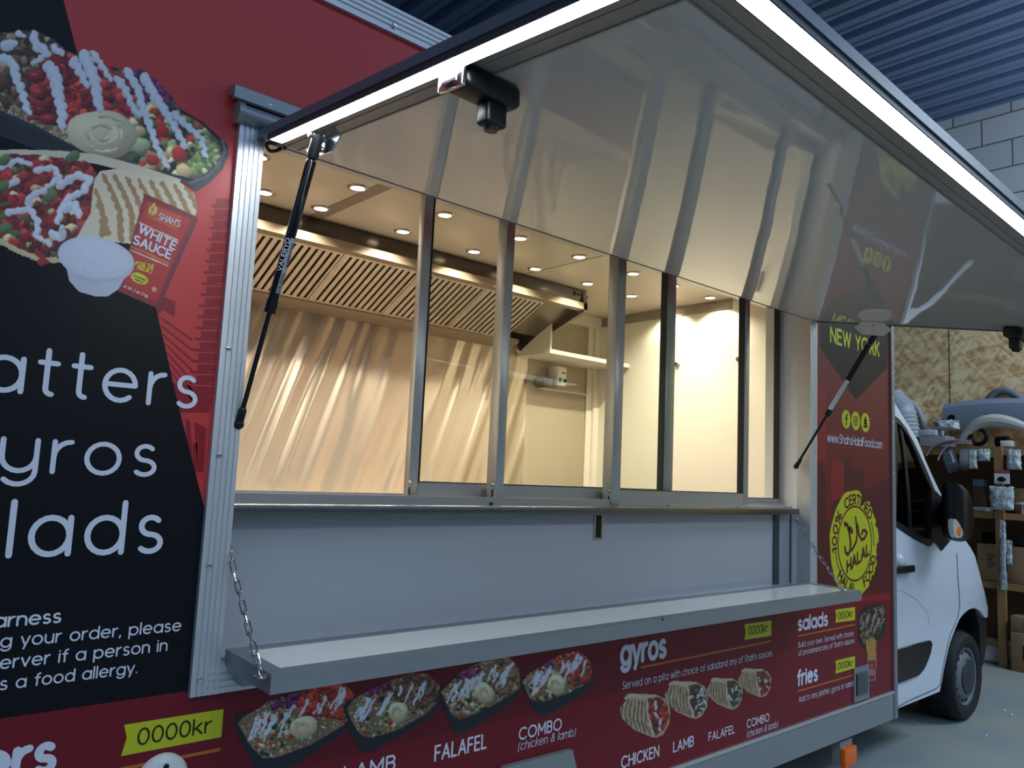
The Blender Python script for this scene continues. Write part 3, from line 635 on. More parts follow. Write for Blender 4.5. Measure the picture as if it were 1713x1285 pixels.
# --- the big platter, gyro, packet and sauce cup
c = Cv(-150, 20, 392, 520)
tray = [(-6, 178), (40, 196), (110, 236), (170, 262), (306, 300), (328, 318), (350, 304), (371, 283), (382, 258), (381, 243), (370, 228), (342, 208), (290, 170), (100, 90), (-6, 60)]
c.poly([(-120, 168), (-60, 200), (-6, 225), (60, 250), (150, 262), (306, 304), (328, 320), (352, 305), (372, 284), (383, 258), (381, 242), (342, 206), (200, 120), (-60, 40), (-110, 50), (-138, 90), (-138, 140)], (22, 28, 40), .05)
c.poly([(300, 300), (328, 320), (352, 305), (372, 284), (383, 258), (380, 246), (372, 270), (350, 292), (328, 305)], (54, 58, 66), .05)
c.line([(-120, 134), (-60, 160), (-6, 186), (60, 214), (120, 240), (170, 262)], 4, (38, 44, 58), jit=.2)
c.line([(318, 306), (345, 296), (366, 276), (377, 252), (372, 236)], 2.2, (92, 96, 104), jit=.2)
food = [(-128, 90), (-104, 58), (-60, 44), (-6, 56), (30, 52), (58, 50), (88, 64), (110, 84), (126, 92), (130, 84), (152, 84), (176, 108), (216, 120), (236, 116), (258, 130), (292, 166), (302, 190), (326, 200), (344, 214), (366, 236), (372, 256), (362, 276), (330, 300), (310, 296), (150, 258), (60, 210), (-6, 182), (-70, 156), (-122, 130)]
fm = c.pmask(food); c.poly(food, (104, 82, 60), .15)
c.scatter([(-124, 112), (-6, 165), (60, 190), (150, 215), (170, 262), (140, 255), (40, 200), (-6, 180), (-122, 130)], 600, (1.5, 3.2), RICE, 2.6, fm, .3)
c.scatter([(-126, 92), (-60, 44), (-6, 56), (58, 50), (120, 88), (75, 120), (55, 190), (-6, 170), (-110, 125)], 300, (5, 12), BROWN + [(150, 120, 96)], 1.3, fm, .5)
c.scatter([(65, 105), (130, 82), (165, 95), (220, 125), (240, 190), (220, 215), (110, 205), (55, 195)], 190, (6, 12), REDD, 1.25, fm, .75, None, .14, True)
for k in range(20):
    x, y = rng.uniform(60, 100), rng.uniform(110, 205); c.ell(x, y, 15, 10, rng.uniform(-.3, .3), REDD[rng.integers(5)], .7, .12, fm, True); c.ell(x - 3, y - 4, 5, 2, .2, (206, 96, 84), .1, .2, fm)
c.scatter([(214, 118), (240, 116), (292, 166), (296, 188), (255, 180)], 90, (3, 8), PURP, 1.8, fm, .5)
c.scatter([(235, 165), (300, 185), (345, 215), (350, 260), (310, 300), (225, 275), (215, 225)], 150, (5, 11), SALAD + [(34, 44, 40), (60, 80, 56)], 1.4, fm, .5, None, .16, True)
c.scatter([(330, 225), (362, 240), (368, 262), (345, 292), (318, 290), (318, 260)], 130, (3, 7), GREEN, 1.8, fm, .5)
for (x, y, rx, cc) in ((233, 220, 11, (208, 176, 130)), (308, 286, 14, (222, 190, 140)), (274, 262, 10, (206, 170, 120)), (235, 243, 16, (176, 186, 150)), (272, 220, 12, (176, 40, 38)), (300, 258, 14, (190, 60, 50)), (255, 268, 11, (186, 48, 42)), (322, 248, 9, (150, 150, 100)), (313, 197, 9, (200, 150, 96)), (333, 210, 9, (196, 96, 70))): c.ell(x, y, rx, rx * .85, .3, cc, .35, .08, fm)
for (x, y) in ((332, 230), (322, 250)): c.ell(x, y, 4, 5, 0, (60, 56, 46), .1, .05)
c.ell(172, 224, 58, 40, .15, (208, 196, 164), .3, .05)
for k in range(0): c.line([(172 + (46 - 5 * k) * math.cos(a), 222 + (31 - 3.4 * k) * math.sin(a)) for a in np.linspace(.4 * k, .4 * k + 3.6, 10)], 1.6, (176, 160, 124) if k % 2 else (228, 218, 190), jit=.5)
for pts, w in (([(84, 112), (94, 130), (98, 160), (104, 190), (102, 210)], 8), ([(122, 100), (134, 120), (146, 145)], 6), ([(140, 92), (150, 115), (160, 140), (166, 182)], 8), ([(155, 88), (172, 112), (186, 135)], 4.5), ([(196, 132), (210, 150), (222, 180), (236, 195)], 5), ([(212, 118), (232, 150), (240, 185), (252, 215), (262, 245), (280, 278)], 5), ([(240, 128), (262, 165), (285, 200), (302, 230), (310, 245)], 6), ([(290, 190), (318, 215), (338, 232), (344, 262)], 4.5), ([(55, 54), (62, 80), (80, 90), (56, 105)], 5), ([(6, 96), (22, 106), (26, 130), (36, 150), (48, 190)], 6), ([(6, 78), (24, 72)], 8), ([(88, 78), (104, 90)], 5), ([(66, 75), (80, 88)], 5), ([(30, 55), (40, 60)], 5)): c.line(pts, w * 1.15, WHT, w * .7, 1.4, .2)
for k in range(26):
    a = rng.uniform(0, 6.28); r_ = rng.uniform(.15, .82); x, y = 172 + 54 * r_ * math.cos(a), 223 + 36 * r_ * math.sin(a); a2 = a + 1.57
    c.line([(x - 12 * math.cos(a2), y - 8 * math.sin(a2)), (x + 3 * math.cos(a), y + 2 * math.sin(a)), (x + 12 * math.cos(a2), y + 8 * math.sin(a2))], 1.8, [(178, 162, 126), (230, 222, 198), (214, 204, 174)][k % 3], 1.0, .5)
# gyro below
c.poly([(-70, 262), (-30, 252), (30, 250), (100, 252), (160, 258), (230, 276), (303, 300), (300, 306), (250, 296), (160, 274), (60, 262), (-60, 280)], (216, 204, 180), .03)
c.poly([(-70, 275), (-6, 262), (60, 258), (150, 272), (168, 300), (156, 340), (152, 380), (120, 426), (92, 436), (30, 424), (-6, 404), (-70, 350)], (120, 46, 40), .1)
gm = c.pmask([(-70, 275), (-6, 258), (60, 256), (150, 270), (170, 296), (156, 340), (152, 378), (124, 424), (84, 442), (40, 420), (-6, 402), (-70, 350)])
c.scatter([(-70, 275), (-6, 262), (150, 272), (160, 380), (100, 432), (-6, 400), (-70, 350)], 300, (5, 11), REDD + REDD + REDD + [(96, 24, 28),(70, 96, 58), (120, 140, 90), (200, 180, 140)], 1.3, gm, .55)
for pts, w in (([(0, 280), (30, 268), (50, 275)], 5), ([(60, 285), (90, 280), (100, 296), (80, 312)], 5), ([(100, 310), (130, 292), (150, 300), (140, 320), (115, 330), (104, 345), (96, 372)], 6), ([(46, 340), (56, 325), (76, 318)], 6), ([(10, 310), (30, 302)], 6), ([(110, 350), (126, 342), (132, 362)], 7), ([(15, 355), (50, 350), (64, 372), (60, 395), (84, 408)], 5), ([(86, 390), (104, 400), (104, 380)], 6)): c.line(pts, w, WHT, w * .7, 1.2, .2, gm)
for (x, y) in ((84, 328), (8, 382), (122, 262), (6, 268), (4, 312)): c.ell(x, y, 13, 9, -.5, (98, 118, 74), .4, .1)
bread = [(168, 286), (200, 282), (250, 296), (300, 304), (325, 324), (331, 350), (322, 370), (300, 390), (240, 410), (190, 405), (128, 398), (140, 376), (152, 356), (154, 330), (158, 300)]
bm_ = c.poly(bread, (222, 208, 182), .03)
for k in range(8): c.line([(172 + 20 * k, 292 + 3 * k), (186 + 20 * k, 318 + 3 * k), (200 + 20 * k, 352 + 3 * k), (202 + 20 * k, 400)], 3.2, (168, 128, 84), 4.6, .6, .1, bm_)
for k in range(3): c.line([(160 + 4 * k, 318 + 26 * k), (172 + 6 * k, 350 + 20 * k), (170, 392)], 3, (172, 134, 92), 3.5, .6, .1, bm_)
c.line([(-72, 350), (-6, 400), (30, 420), (66, 434), (104, 436)], 4, (206, 186, 148), jit=.3)
c.line([(60, 420), (72, 432), (66, 440), (80, 438)], 4, (150, 40, 38))
# packet and cup
pk = [(241.7, 323.4), (331, 363), (266, 517), (197, 487)]
c.poly(pk, (140, 30, 40), .06); c.poly([(244, 334), (318, 366), (262, 505), (206, 481)], (184, 38, 40), .03)
c.poly([(249, 339), (303, 363), (296, 386), (244, 363)], (196, 78, 40), .03)
c.ell(256, 352, 7, 8, .4, (224, 196, 120), .1, .03); c.ell(257, 346, 3, 7, .3, (220, 180, 60), .1, .05); c.line([(253, 356), (256, 352), (253, 351), (257, 347)], 1, (180, 60, 40), jit=.1)
for k in range(12):
    t = k / 12; c.line([(243 + 86 * t, 326 + 37 * t), (241 + 86 * t, 333 + 37 * t)], .8, (96, 20, 34), jit=.2)
c.line([(328, 368), (264, 512)], 2.5, (110, 34, 60), jit=.2)
c.ell(233.5, 466, 15, 8.5, .42, (210, 202, 50), .05, .02)
c.line([(224, 461), (243, 469)], 1.1, (60, 50, 20), jit=.3); c.line([(226, 467), (240, 473)], 1.1, (60, 50, 20), jit=.3)
c.line([(219, 412), (281, 440)], .8, (224, 150, 60), jit=.5); c.line([(218, 418), (281, 445)], .8, (232, 220, 200), jit=.2); c.line([(232, 372), (297, 402)], .8, (232, 220, 200), jit=.2)
c.ell(258, 484, 4, 4, 0, (210, 160, 150), .05, .02)
c.poly([(100, 428), (112, 452), (116, 470), (132, 488), (160, 496), (180, 496), (198, 484), (210, 462), (224, 444)], (190, 194, 212), .01)
c.ell(161, 434, 65, 37, .2, (200, 205, 222), .08, .015); c.ell(161, 433, 58, 31, .2, (206, 211, 228), .05, .015)
for k in range(40): c.ell(rng.uniform(120, 205), rng.uniform(412, 456), .8, .6, 0, (140, 142, 150), 0, 0)
c.line([(118, 458), (160, 472), (206, 464)], .8, (170, 174, 192), jit=.2)
c.build('food_picture', 'printed platter, wrap and white sauce packet')
def rtext(s, p0, p1, pt, wt, m, gap=.16, y=-0.0024): return wtext(s, p0, p1, pt, wt, m, y, gap, rot=True, label='lettering on the red sauce packet')
m_gold = mat('gold_print', (222, 196, 60), .4)
rtext("SHAH'S", (263.5, 367), (299, 380), (267.5, 357), .06, m_text, .22)
rtext('WHITE', (231, 388), (291, 418), (236, 376), .11, m_text, .26)
rtext('SAUCE', (222, 407), (283, 433), (226, 394), .11, m_text, .26)
rtext('POUR THE', (226, 444), (256, 451), (227, 437), .10, m_gold, .26)
rtext('MAGIC!', (229, 451), (253, 458), (230, 444), .10, m_gold, .26)
rtext('et Wt. 2 oz (57g)', (206, 481), (246, 498), (207.5, 476.5), .06, m_text, .2)
# --- headline lettering
wtext('atters', (-28, 655), (326, 677), (-28, 598.5), .056, gap=.34, xh=True, label='thin white word ending in atters')
wtext('Y~ros', (0, 785), (257, 796), (0, 732), .056, gap=.34, xh=True, label='thin white word ending in yros')
wtext('lads', (14, 929), (267, 922), (14, 866), .056, gap=.34, xh=True, label='thin white word ending in lads')
wtext('arness', (-10, 1048), (100, 1041.5), (-10, 1033), .085, xh=True, gap=.22, label='bold white word arness')
wtext('g your order, please', (1, 1081), (301, 1056), (1, 1066.5), .07, xh=True, gap=.24, label='white line about your order')
wtext('erver if a person in', (0, 1118), (278, 1088.5), (0, 1103.5), .07, xh=True, gap=.24, label='white line about a person')
wtext('s a food allergy.', (0, 1152.5), (228, 1126.5), (0, 1138.5), .07, xh=True, gap=.24, label='white line about a food allergy')
wtext('ers', (-34, 1305), (86, 1291), (-34, 1262), .115, xh=True, gap=.26, label='bold white word ending in ers')
# --- price tags
def ptag(pxs, notch, t0, t1, tt, label, wt=.062):
    b = MB(); b.keepn = True; pl = [wp(*p) for p in pxs[:1] + pxs[1:] + [notch]]
    b.add([(p[0], -0.0010, p[1]) for p in pl], [tuple(range(len(pl)))], 0)
    wtext('0000kr', t0, t1, tt, wt, y=-0.0018, gap=.2, b=b, mi=1); return b.build('price_tag', [m_yellow, m_blackt], panel, label)
ptag([(207.5, 1212.5), (374, 1186), (370, 1233), (202, 1265)], (212, 1234), (230, 1245), (352, 1225), (230, 1219), 'large yellow price tag at the left')
ptag([(1245, 1044.5), (1290, 1038), (1290, 1063.5), (1245, 1070.5)], (1247, 1058), (1251.5, 1061.5), (1284, 1057), (1251.5, 1048), 'yellow price tag of the gyros')
ptag([(1397, 1020), (1430, 1015.5), (1430, 1037.5), (1397, 1042)], (1398.5, 1031), (1401.5, 1035.5), (1426, 1031.8), (1401.5, 1024.5), 'yellow price tag of the salads')
ptag([(1397, 1105.5), (1430, 1097.5), (1430, 1117.5), (1397, 1127.5)], (1398.5, 1117), (1401.5, 1120), (1426, 1114), (1401.5, 1109), 'yellow price tag of the fries')
def rule(p, q, w, label=None):
    a, e = wp(*p), wp(*q); z = (a[1] + e[1]) / 2; b = MB(); b.add([(a[0], -0.0011, z - w), (e[0], -0.0011, z - w), (e[0], -0.0011, z + w), (a[0], -0.0011, z + w)], [(0, 1, 2, 3)]); return b.build('orange_rule', m_oran, panel)
rule((180, 1289), (368, 1255.5), 0.0035); rule((1072, 1115.5), (1290, 1073.5), 0.0035); rule((1334.5, 1063), (1430, 1046), 0.0035); rule((1334.5, 1155), (1430, 1129.5), 0.0035)
# --- menu words
wtext('gyros', (1039, 1110.5), (1112, 1098), (1039, 1083.5), .115, xh=True, gap=.24, label='bold white word gyros')
wtext("Served on a pita with choice of saladand any of Shah's sauces.", (1041, 1151.5), (1292, 1098), (1041, 1139), .055, gap=.22, label='white line under gyros')
wtext('CHICKEN', (1039, 1283), (1101, 1266.5), (1039, 1265), .085, gap=.26, label='white word CHICKEN under the wraps')
wtext('LAMB', (1126, 1257), (1159, 1248), (1126, 1241), .085, gap=.26, label='white word LAMB under the wraps')
wtext('FALAFEL', (1185, 1239), (1228, 1226), (1185, 1226), .085, gap=.26, label='white word FALAFEL under the wraps')
wtext('COMBO', (1249, 1216.5), (1286, 1206.5), (1249, 1204), .085, gap=.26, label='white word COMBO under the wraps')
wtext('(chicken & lamb)', (1249, 1233), (1300, 1217), (1249, 1222), .05, gap=.24, shear=.2, label='small white chicken and lamb line under the wraps')
wtext('COMBO', (868, 1235.5), (938, 1221.5), (868, 1217), .085, gap=.26, label='white word COMBO under the platters')
wtext('(chicken & lamb)', (866, 1254), (961, 1232), (866, 1240), .05, gap=.24, shear=.2, label='small white chicken and lamb line under the platters')
wtext('FALAFEL', (727, 1271.5), (812, 1251.5), (727, 1248), .085, gap=.26, label='white word FALAFEL under the platters')
wtext('LAMB', (575, 1305), (659, 1289), (575, 1281), .085, gap=.26, label='white word LAMB under the platters')
wtext('salads', (1335, 1053), (1383.5, 1046), (1335, 1038), .115, xh=True, gap=.24, label='bold white word salads')
wtext('fries', (1334, 1145.5), (1366.5, 1138), (1334, 1129), .115, xh=True, gap=.26, label='bold white word fries')
wtext('Build your own. Served with choice', (1335, 1082.5), (1427, 1064), (1335, 1073.5), .055, gap=.22, label='first white line under salads')
wtext("of proteinand any of Shah's sauces.", (1335, 1096), (1429.5, 1076), (1335, 1087), .055, gap=.22, label='second white line under salads')
wtext('Add to any platter, gyros or salad.', (1336, 1174.5), (1427, 1147), (1336, 1165), .055, gap=.22, label='white line under fries')
wtext('NEW YORK', (1389, 571), (1470, 596), (1389, 547.5), .10, m=m_yellow, gap=.24, label='yellow words NEW YORK on black')
wtext('www.ShahsHalalFood.com', (1383.5, 737.5), (1475, 751.5), (1383.5, 723), .06, gap=.2, label='white web address')
# --- round icons
def circ(c, rx): p = wp(*c); return p, abs(wp(c[0] + rx, c[1])[0] - wp(c[0] - rx, c[1])[0]) / 2
ic = MB(); ic.keepn = True
def disc2(b, p, r, y, m=0, n=40, fy=1.0): b.add([(p[0] + r * math.cos(2 * PI * k / n), y, p[1] + fy * r * math.sin(2 * PI * k / n)) for k in range(n)], [tuple(range(n))], m)
for i, u in enumerate(((1415.3, 701.5), (1431.2, 704.2), (1447.3, 707))):
    p, r = circ(u, 7.2); b = MB(); b.keepn = True; disc2(b, p, r, -0.001); T = lambda x, z: p + np.array([x, z]) * r
    if i == 0: st = [([(.0, -.62), (.0, .2), (.06, .42), (.3, .48)], .11), ([(-.25, .08), (.28, .08)], .09)]
    elif i == 1: st = [([(-.45, -.3), (-.3, -.45), (.3, -.45), (.45, -.3), (.45, .3), (.3, .45), (-.3, .45), (-.45, .3), (-.45, -.3)], .06), ([(.2 * math.cos(a), .2 * math.sin(a)) for a in np.linspace(0, 6.29, 14)], .06), ([(.28, .28)], .06)]
    else: st = [([(0, .42), (0, -.3)], .22), ([(-.3, -.1), (.3, -.1)], .08), ([(-.45, -.38), (0, -.5), (.45, -.38)], .09), ([(-.2, .2), (.2, .2)], .12)]
    for pts, w in st: flat(b, ribbon([T(*q) for q in pts], w * r), wall(-0.0016), 1)
    b.build('round_icon', [m_yellow, m_maroon], panel, ['yellow disc with a letter f', 'yellow disc with a camera outline', 'yellow disc with a small ghost shape'][i])
# --- halal seal
cs, rs = circ((1430.3, 909), 40.5); b = MB(); b.keepn = True; n = 120; ed = []
for k in range(n):
    a = 2 * PI * k / n; rr = 1.0 + .012 * math.sin(7 * a) + .008 * math.sin(13 * a + 1)
    if 15 < math.degrees(a) < 78 or math.degrees(a) > 300: rr += rng.uniform(-.09, .01)
    if 60 < math.degrees(a) < 72: rr -= .16
    if 258 < math.degrees(a) < 285: rr += rng.uniform(-.05, .06)
    ed.append((cs[0] + rs * rr * math.cos(a), -0.001, cs[1] + rs * rr * math.sin(a)))
b.add(ed + [(cs[0], -.001, cs[1])], [(k, (k + 1) % n, n) for k in range(n)], 0)
T = lambda x, z: cs + np.array([x, z]) * rs
ring = [T(.69 * math.cos(a), .69 * math.sin(a)) for a in np.linspace(0, 2 * PI, 60)]; flat(b, ribbon(ring, rs * .016), wall(-.0017), 1)
for a0, a1 in ((198, 238), (8, 48)):
    for rad in (.79,): flat(b, ribbon([T(rad * math.cos(math.radians(a)), rad * math.sin(math.radians(a))) for a in np.linspace(a0 - 12, a1 - 18, 14)], rs * .013), wall(-.0017), 1)
def arc_text(s, amid, span, rad, h, up=True):
    it, wd_ = layout(s, .26)
    for g, x in it:
        for pts in glyph(g):
            q = []
            for p in pts:
                t = (x + p[0]) / wd_ - .5
                if up: a = math.radians(amid - t * span); r_ = rad + p[1] * h
                else: a = math.radians(amid + t * span); r_ = rad + h - p[1] * h
                q.append(T(r_ * math.cos(a), r_ * math.sin(a)))
            flat(b, ribbon(q, rs * .019), wall(-.0017), 1)
arc_text('100%', 163, 52, .74, .17); arc_text('CERTIFIED', 78, 84, .74, .17)
arc_text('HALAL', 245, 50, .74, .17, False); arc_text('FOOD', 318, 46, .74, .17, False)
O = T(-.33, -.52); text_on(b, 'HALAL', O, np.array([.90, .30]) * rs, np.array([0, .20]) * rs, rs * .026, wall(-.0017), 1, .24)
for pts, w in (([(-.40, .34), (-.33, .36), (-.26, .24), (-.19, .04), (-.20, -.12), (-.30, -.20), (-.39, -.16), (-.42, -.07)], .034), ([(.02, .48), (.05, .34), (.08, .14), (.03, .02), (-.06, -.06), (-.14, -.12)], .03), ([(.10, .34), (.16, .16), (.26, .06), (.38, .08), (.50, .19), (.40, .24), (.30, .23), (.28, .17)], .03), ([(-.23, .28), (-.18, .26), (-.14, .22)], .05), ([(-.42, .38)], .04)): flat(b, ribbon([T(*p) for p in pts], rs * w), wall(-.0017), 1)
b.build('halal_seal', [m_yellow, m_maroon], panel, 'large round yellow halal certificate seal')
# --- the four menu platters
def platter(lx, bounds, rim_front, foodp, red, cabbage, hummus, label, meat, gain=1.1, drz=9, n=1.0):
    c = Cv(*bounds); c.poly(rim_front, (26, 30, 40), .05)
    fm = c.poly(foodp, (120, 100, 76), .2); xs = [p[0] for p in foodp]; ys = [p[1] for p in foodp]; x0, x1, y0, y1 = min(xs), max(xs), min(ys), max(ys); w = x1 - x0; h = y1 - y0
    c.scatter(foodp, int(420 * n), (1.2, 2.4), RICE, 2.6, fm, .3)
    c.scatter(red, int(170 * n), (2.4, 5), meat, 1.4, fm, .7, None, .15, True)
    c.scatter(cabbage, int(60 * n), (1.5, 4), PURP, 1.8, fm, .5)
    lo = [p for p in foodp if p[0] < x0 + w * .62]
    c.scatter([(x0 + w * .06, y0 + h * .72), (x0 + w * .3, y0 + h * .35), (x0 + w * .52, y0 + h * .45), (x0 + w * .6, y0 + h * .8), (x0 + w * .25, y1)], int(70 * n), (2.2, 5), SALAD + [(36, 44, 40)], 1.3, fm, .4)
    for k in range(3): c.ell(x0 + w * rng.uniform(.15, .55), y0 + h * rng.uniform(.6, .88), 3.6, 3.6, 0, (180, 160, 96), .2, .05, fm); 
    c.ell(hummus[0], hummus[1], hummus[2], hummus[3], -.3, (222, 206, 168), .3, .06)
    for k in range(5): c.line([(hummus[0] + hummus[2] * (.8 - .15 * k) * math.cos(a), hummus[1] + hummus[3] * (.8 - .15 * k) * math.sin(a)) for a in np.linspace(k, k + 3, 8)], .9, (186, 168, 128), jit=.3)
    for k in range(drz * 3):
        t = rng.random(); xa = x0 + w * (.14 + .8 * t); ya = y0 + h * (.50 - .42 * t) + rng.uniform(-8, 10); L = h * rng.uniform(.10, .34); sl = rng.uniform(.25, .6)
        if abs(xa - sl * L * .5 - hummus[0]) < hummus[2] * .9 and abs(ya + L * .5 - hummus[1]) < hummus[3] + L * .4: continue
        c.line([(xa, ya), (xa - L * sl * .4 + rng.uniform(-2, 2), ya + L * .45), (xa - L * sl, ya + L)], rng.uniform(1.3, 2.6), WHT, rng.uniform(.8, 2.0), .6, .2, fm)
    c.build('platter_picture', label, gain=gain)
platter(0, (388, 1138, 600, 1290), [(392, 1208), (396, 1196), (460, 1180), (590, 1190), (584, 1220), (478, 1290), (430, 1290), (402, 1240)], [(398, 1210), (410, 1198), (432, 1186), (450, 1172), (500, 1158), (530, 1148), (546, 1143), (580, 1146), (592, 1162), (586, 1200), (574, 1214), (520, 1246), (460, 1268), (440, 1268), (418, 1246)], [(500, 1158), (546, 1142), (584, 1146), (592, 1165), (575, 1210), (540, 1200), (500, 1195)], [(450, 1172), (500, 1156), (500, 1180), (452, 1188)], (508, 1217, 24, 18), 'printed chicken platter at the left end', RED_, n=1.3)
platter(0, (568, 1122, 742, 1264), [(574, 1184), (580, 1172), (660, 1150), (738, 1150), (737, 1180), (716, 1204), (622, 1258), (604, 1258), (586, 1226)], [(580, 1186), (592, 1170), (614, 1156), (650, 1140), (690, 1126), (716, 1128), (735, 1148), (734, 1172), (716, 1192), (668, 1220), (622, 1234), (604, 1230), (590, 1210)], [(648, 1142), (690, 1126), (720, 1128), (735, 1150), (732, 1172), (690, 1192), (660, 1170)], [(612, 1158), (652, 1140), (655, 1152), (614, 1166)], (666, 1192, 16, 18), 'printed lamb platter, second from the left', BROWN + [(130, 100, 80), (110, 50, 44)])
platter(0, (732, 1092, 876, 1234), [(733, 1158), (745, 1146), (820, 1118), (872, 1130), (870, 1162), (838, 1188), (776, 1228), (760, 1228), (744, 1192)], [(738, 1158), (750, 1146), (766, 1128), (790, 1114), (822, 1100), (852, 1100), (868, 1118), (870, 1150), (850, 1166), (810, 1188), (770, 1204), (756, 1196)], [(820, 1112), (836, 1096), (860, 1102), (870, 1130), (866, 1158), (842, 1168), (822, 1150)], [(762, 1132), (800, 1112), (806, 1124), (768, 1142)], (811, 1160, 15, 18), 'printed falafel platter, third from the left', [(112, 84, 60), (92, 68, 48), (130, 100, 72)], drz=10)
platter(0, (868, 1084, 1000, 1202), [(871, 1142), (880, 1130), (950, 1110), (993, 1118), (994, 1134), (984, 1156), (916, 1198), (900, 1196), (884, 1172)], [(874, 1140), (884, 1128), (906, 1112), (936, 1096), (966, 1088), (984, 1102), (992, 1122), (988, 1140), (950, 1160), (904, 1176), (886, 1168)], [(930, 1100), (968, 1088), (988, 1106), (990, 1134), (958, 1152), (940, 1130)], [(900, 1116), (920, 1104), (924, 1114), (904, 1124)], (931, 1146, 15, 17), 'printed combo platter at the right end', RED_ + BROWN)
# --- the four wraps
def gyro(ox, oy, s, meat, label):
    X = lambda p: (ox + p[0] * s, oy + p[1] * s); c = Cv(ox - 2, oy - 2, ox + 88 * s, oy + 82 * s)
    c.poly([X(p) for p in ((10, 4), (16, 0), (60, 2), (78, 10), (86, 26), (84, 52), (74, 70), (62, 76), (52, 74), (24, 62), (2, 42), (0, 26), (10, 12))], (206, 188, 152), .04)
    fm = c.poly([X(p) for p in ((44, 12), (52, 4), (70, 8), (82, 22), (84, 44), (76, 62), (60, 74), (50, 60), (46, 34))], (90, 50, 44), .15)
    c.scatter([X(p) for p in ((44, 12), (60, 4), (84, 24), (80, 60), (60, 74), (48, 50))], 70, (2.2 * s, 4.6 * s), meat + [(70, 86, 56)], 1.3, fm, .5)
    for k in range(7): a = X((rng.uniform(50, 78), rng.uniform(10, 60))); c.line([a, (a[0] + rng.uniform(-6, 6) * s, a[1] + rng.uniform(3, 10) * s)], 1.7 * s, (224, 222, 226), jit=.5, clip=fm)
    bm = c.pmask([X(p) for p in ((2, 24), (12, 10), (44, 10), (46, 40), (56, 72), (24, 60), (2, 42))])
    for k in range(7): c.line([X((8 + k * 6, 8 + k * 1.2)), X((2 + k * 7, 30 + k * 4)), X((4 + k * 8.2, 50 + k * 4))], 1.3 * s, (122, 88, 58), 1.6 * s, .3, .1, bm)
    c.line([X((10, 8)), X((18, 4)), X((44, 8)), X((62, 4))], 2 * s, (222, 206, 172), jit=.3); c.line([X((46, 12)), X((48, 40)), X((58, 72))], 1.6 * s, (226, 210, 178), jit=.3)
    c.build('wrap_picture', label, gain=.85)
gyro(1037, 1160, .98, RED_, 'printed chicken wrap, nearest of the four'); gyro(1112, 1139, .84, BROWN + [(190, 180, 160)], 'printed lamb wrap, second of the four'); gyro(1182, 1134, .70, [(90, 70, 50), (100, 120, 80), (60, 60, 46)], 'printed falafel wrap, third of the four'); gyro(1235, 1118, .64, RED_ + BROWN, 'printed combo wrap, farthest of the four')
# --- salad bowl and fries cup
c = Cv(1432, 1006, 1488, 1090); bowl = [(1436, 1048), (1438, 1026), (1448, 1014), (1480, 1010), (1483, 1034), (1480, 1062), (1470, 1072), (1446, 1084), (1437, 1072)]
c.poly(bowl, (26, 32, 34), .05); fm = c.pmask([(1438, 1046), (1440, 1028), (1450, 1016), (1478, 1012), (1482, 1034), (1478, 1058), (1446, 1078), (1439, 1066)])
c.scatter(bowl, 170, (1.2, 2.6), GREEN + SALAD + RED_[:2] + [(40, 48, 44)], 1.4, fm, .4)
for k in range(20): x = 1442 + 38 * rng.random(); y = rng.uniform(1014, 1056); c.line([(x, y), (x - 1.5, y + 6), (x - 3, y + 12)], 1.0, (206, 206, 190), .7, .3, .1, fm)
c.build('bowl_picture', 'printed salad bowl', gain=.72)
c = Cv(1442, 1062, 1472, 1146)
c.poly([(1451, 1102), (1466, 1098), (1464, 1138), (1452, 1140)], (150, 28, 40), .02)
for k in range(10): x = 1449 + 1.8 * k; y = 1070 + rng.uniform(-4, 6); c.line([(x, y), (1453 + 1.2 * k, 1104)], 1.15, [(206, 150, 70), (224, 176, 96), (184, 124, 50)][k % 3], 1.2, .1, .1)
c.line([(1451, 1100), (1452.5, 1139), (1464, 1137.5), (1466, 1096)], .5, (210, 170, 170), jit=.05)
c.ell(1458.5, 1114, 2.2, 4, 0, (206, 110, 60), .1, .05); c.ell(1458.6, 1125, 3.6, 5.5, 0, (214, 180, 180), .05, .02); c.line([(1460, 1121), (1457, 1125), (1460, 1125), (1457, 1129)], .7, (150, 28, 40), jit=.05)
c.build('fries_picture', 'printed paper cup of fries', gain=.85)
# --- vent grille, round inlet cap, marker lamp
q = [wp(*p) for p in ((1426.5, 1118), (1451.4, 1112), (1452.5, 1167.5), (1426.5, 1177))]; gx0, gx1, gz0, gz1 = q[0][0], q[1][0], q[3][1] + .004, q[0][1]
b = MB(); b.box(gx0, gx1, -.008, 0, gz0, gz1, 0); b.box(gx0 + .02, gx1 - .02, -.0085, -.008, gz0 + .025, gz1 - .025, 1)
for k in range(15):
    z = gz0 + .03 + (gz1 - gz0 - .06) * k / 14; b.add([(gx0 + .02, -.009, z - .004), (gx1 - .02, -.009, z - .004), (gx1 - .02, -.016, z + .003), (gx0 + .02, -.016, z + .003), (gx0 + .02, -.009, z + .003), (gx1 - .02, -.009, z + .003)], [(0, 1, 2, 3), (3, 2, 5, 4)], 0)
b.build('vent_grille', [m_alug, m_blackp], truck, 'grey louvred vent grille')
c_ = wp(270, 1303); b = MB(); rr = .052
b.lathe([(0, -.028), (rr * .55, -.028), (rr * .8, -.025), (rr * .95, -.016), (rr, -.006), (rr, 0)], (c_[0], 0, c_[1]), (0, 1, 0), 36); b.lathe([(0, -.031), (.005, -.030), (.006, -.027)], (c_[0] - .002, 0, c_[1] + rr * .62), (0, 1, 0), 12, 1)
b.build('inlet_cap', [m_white, m_blackp], truck, 'round white inlet cap')
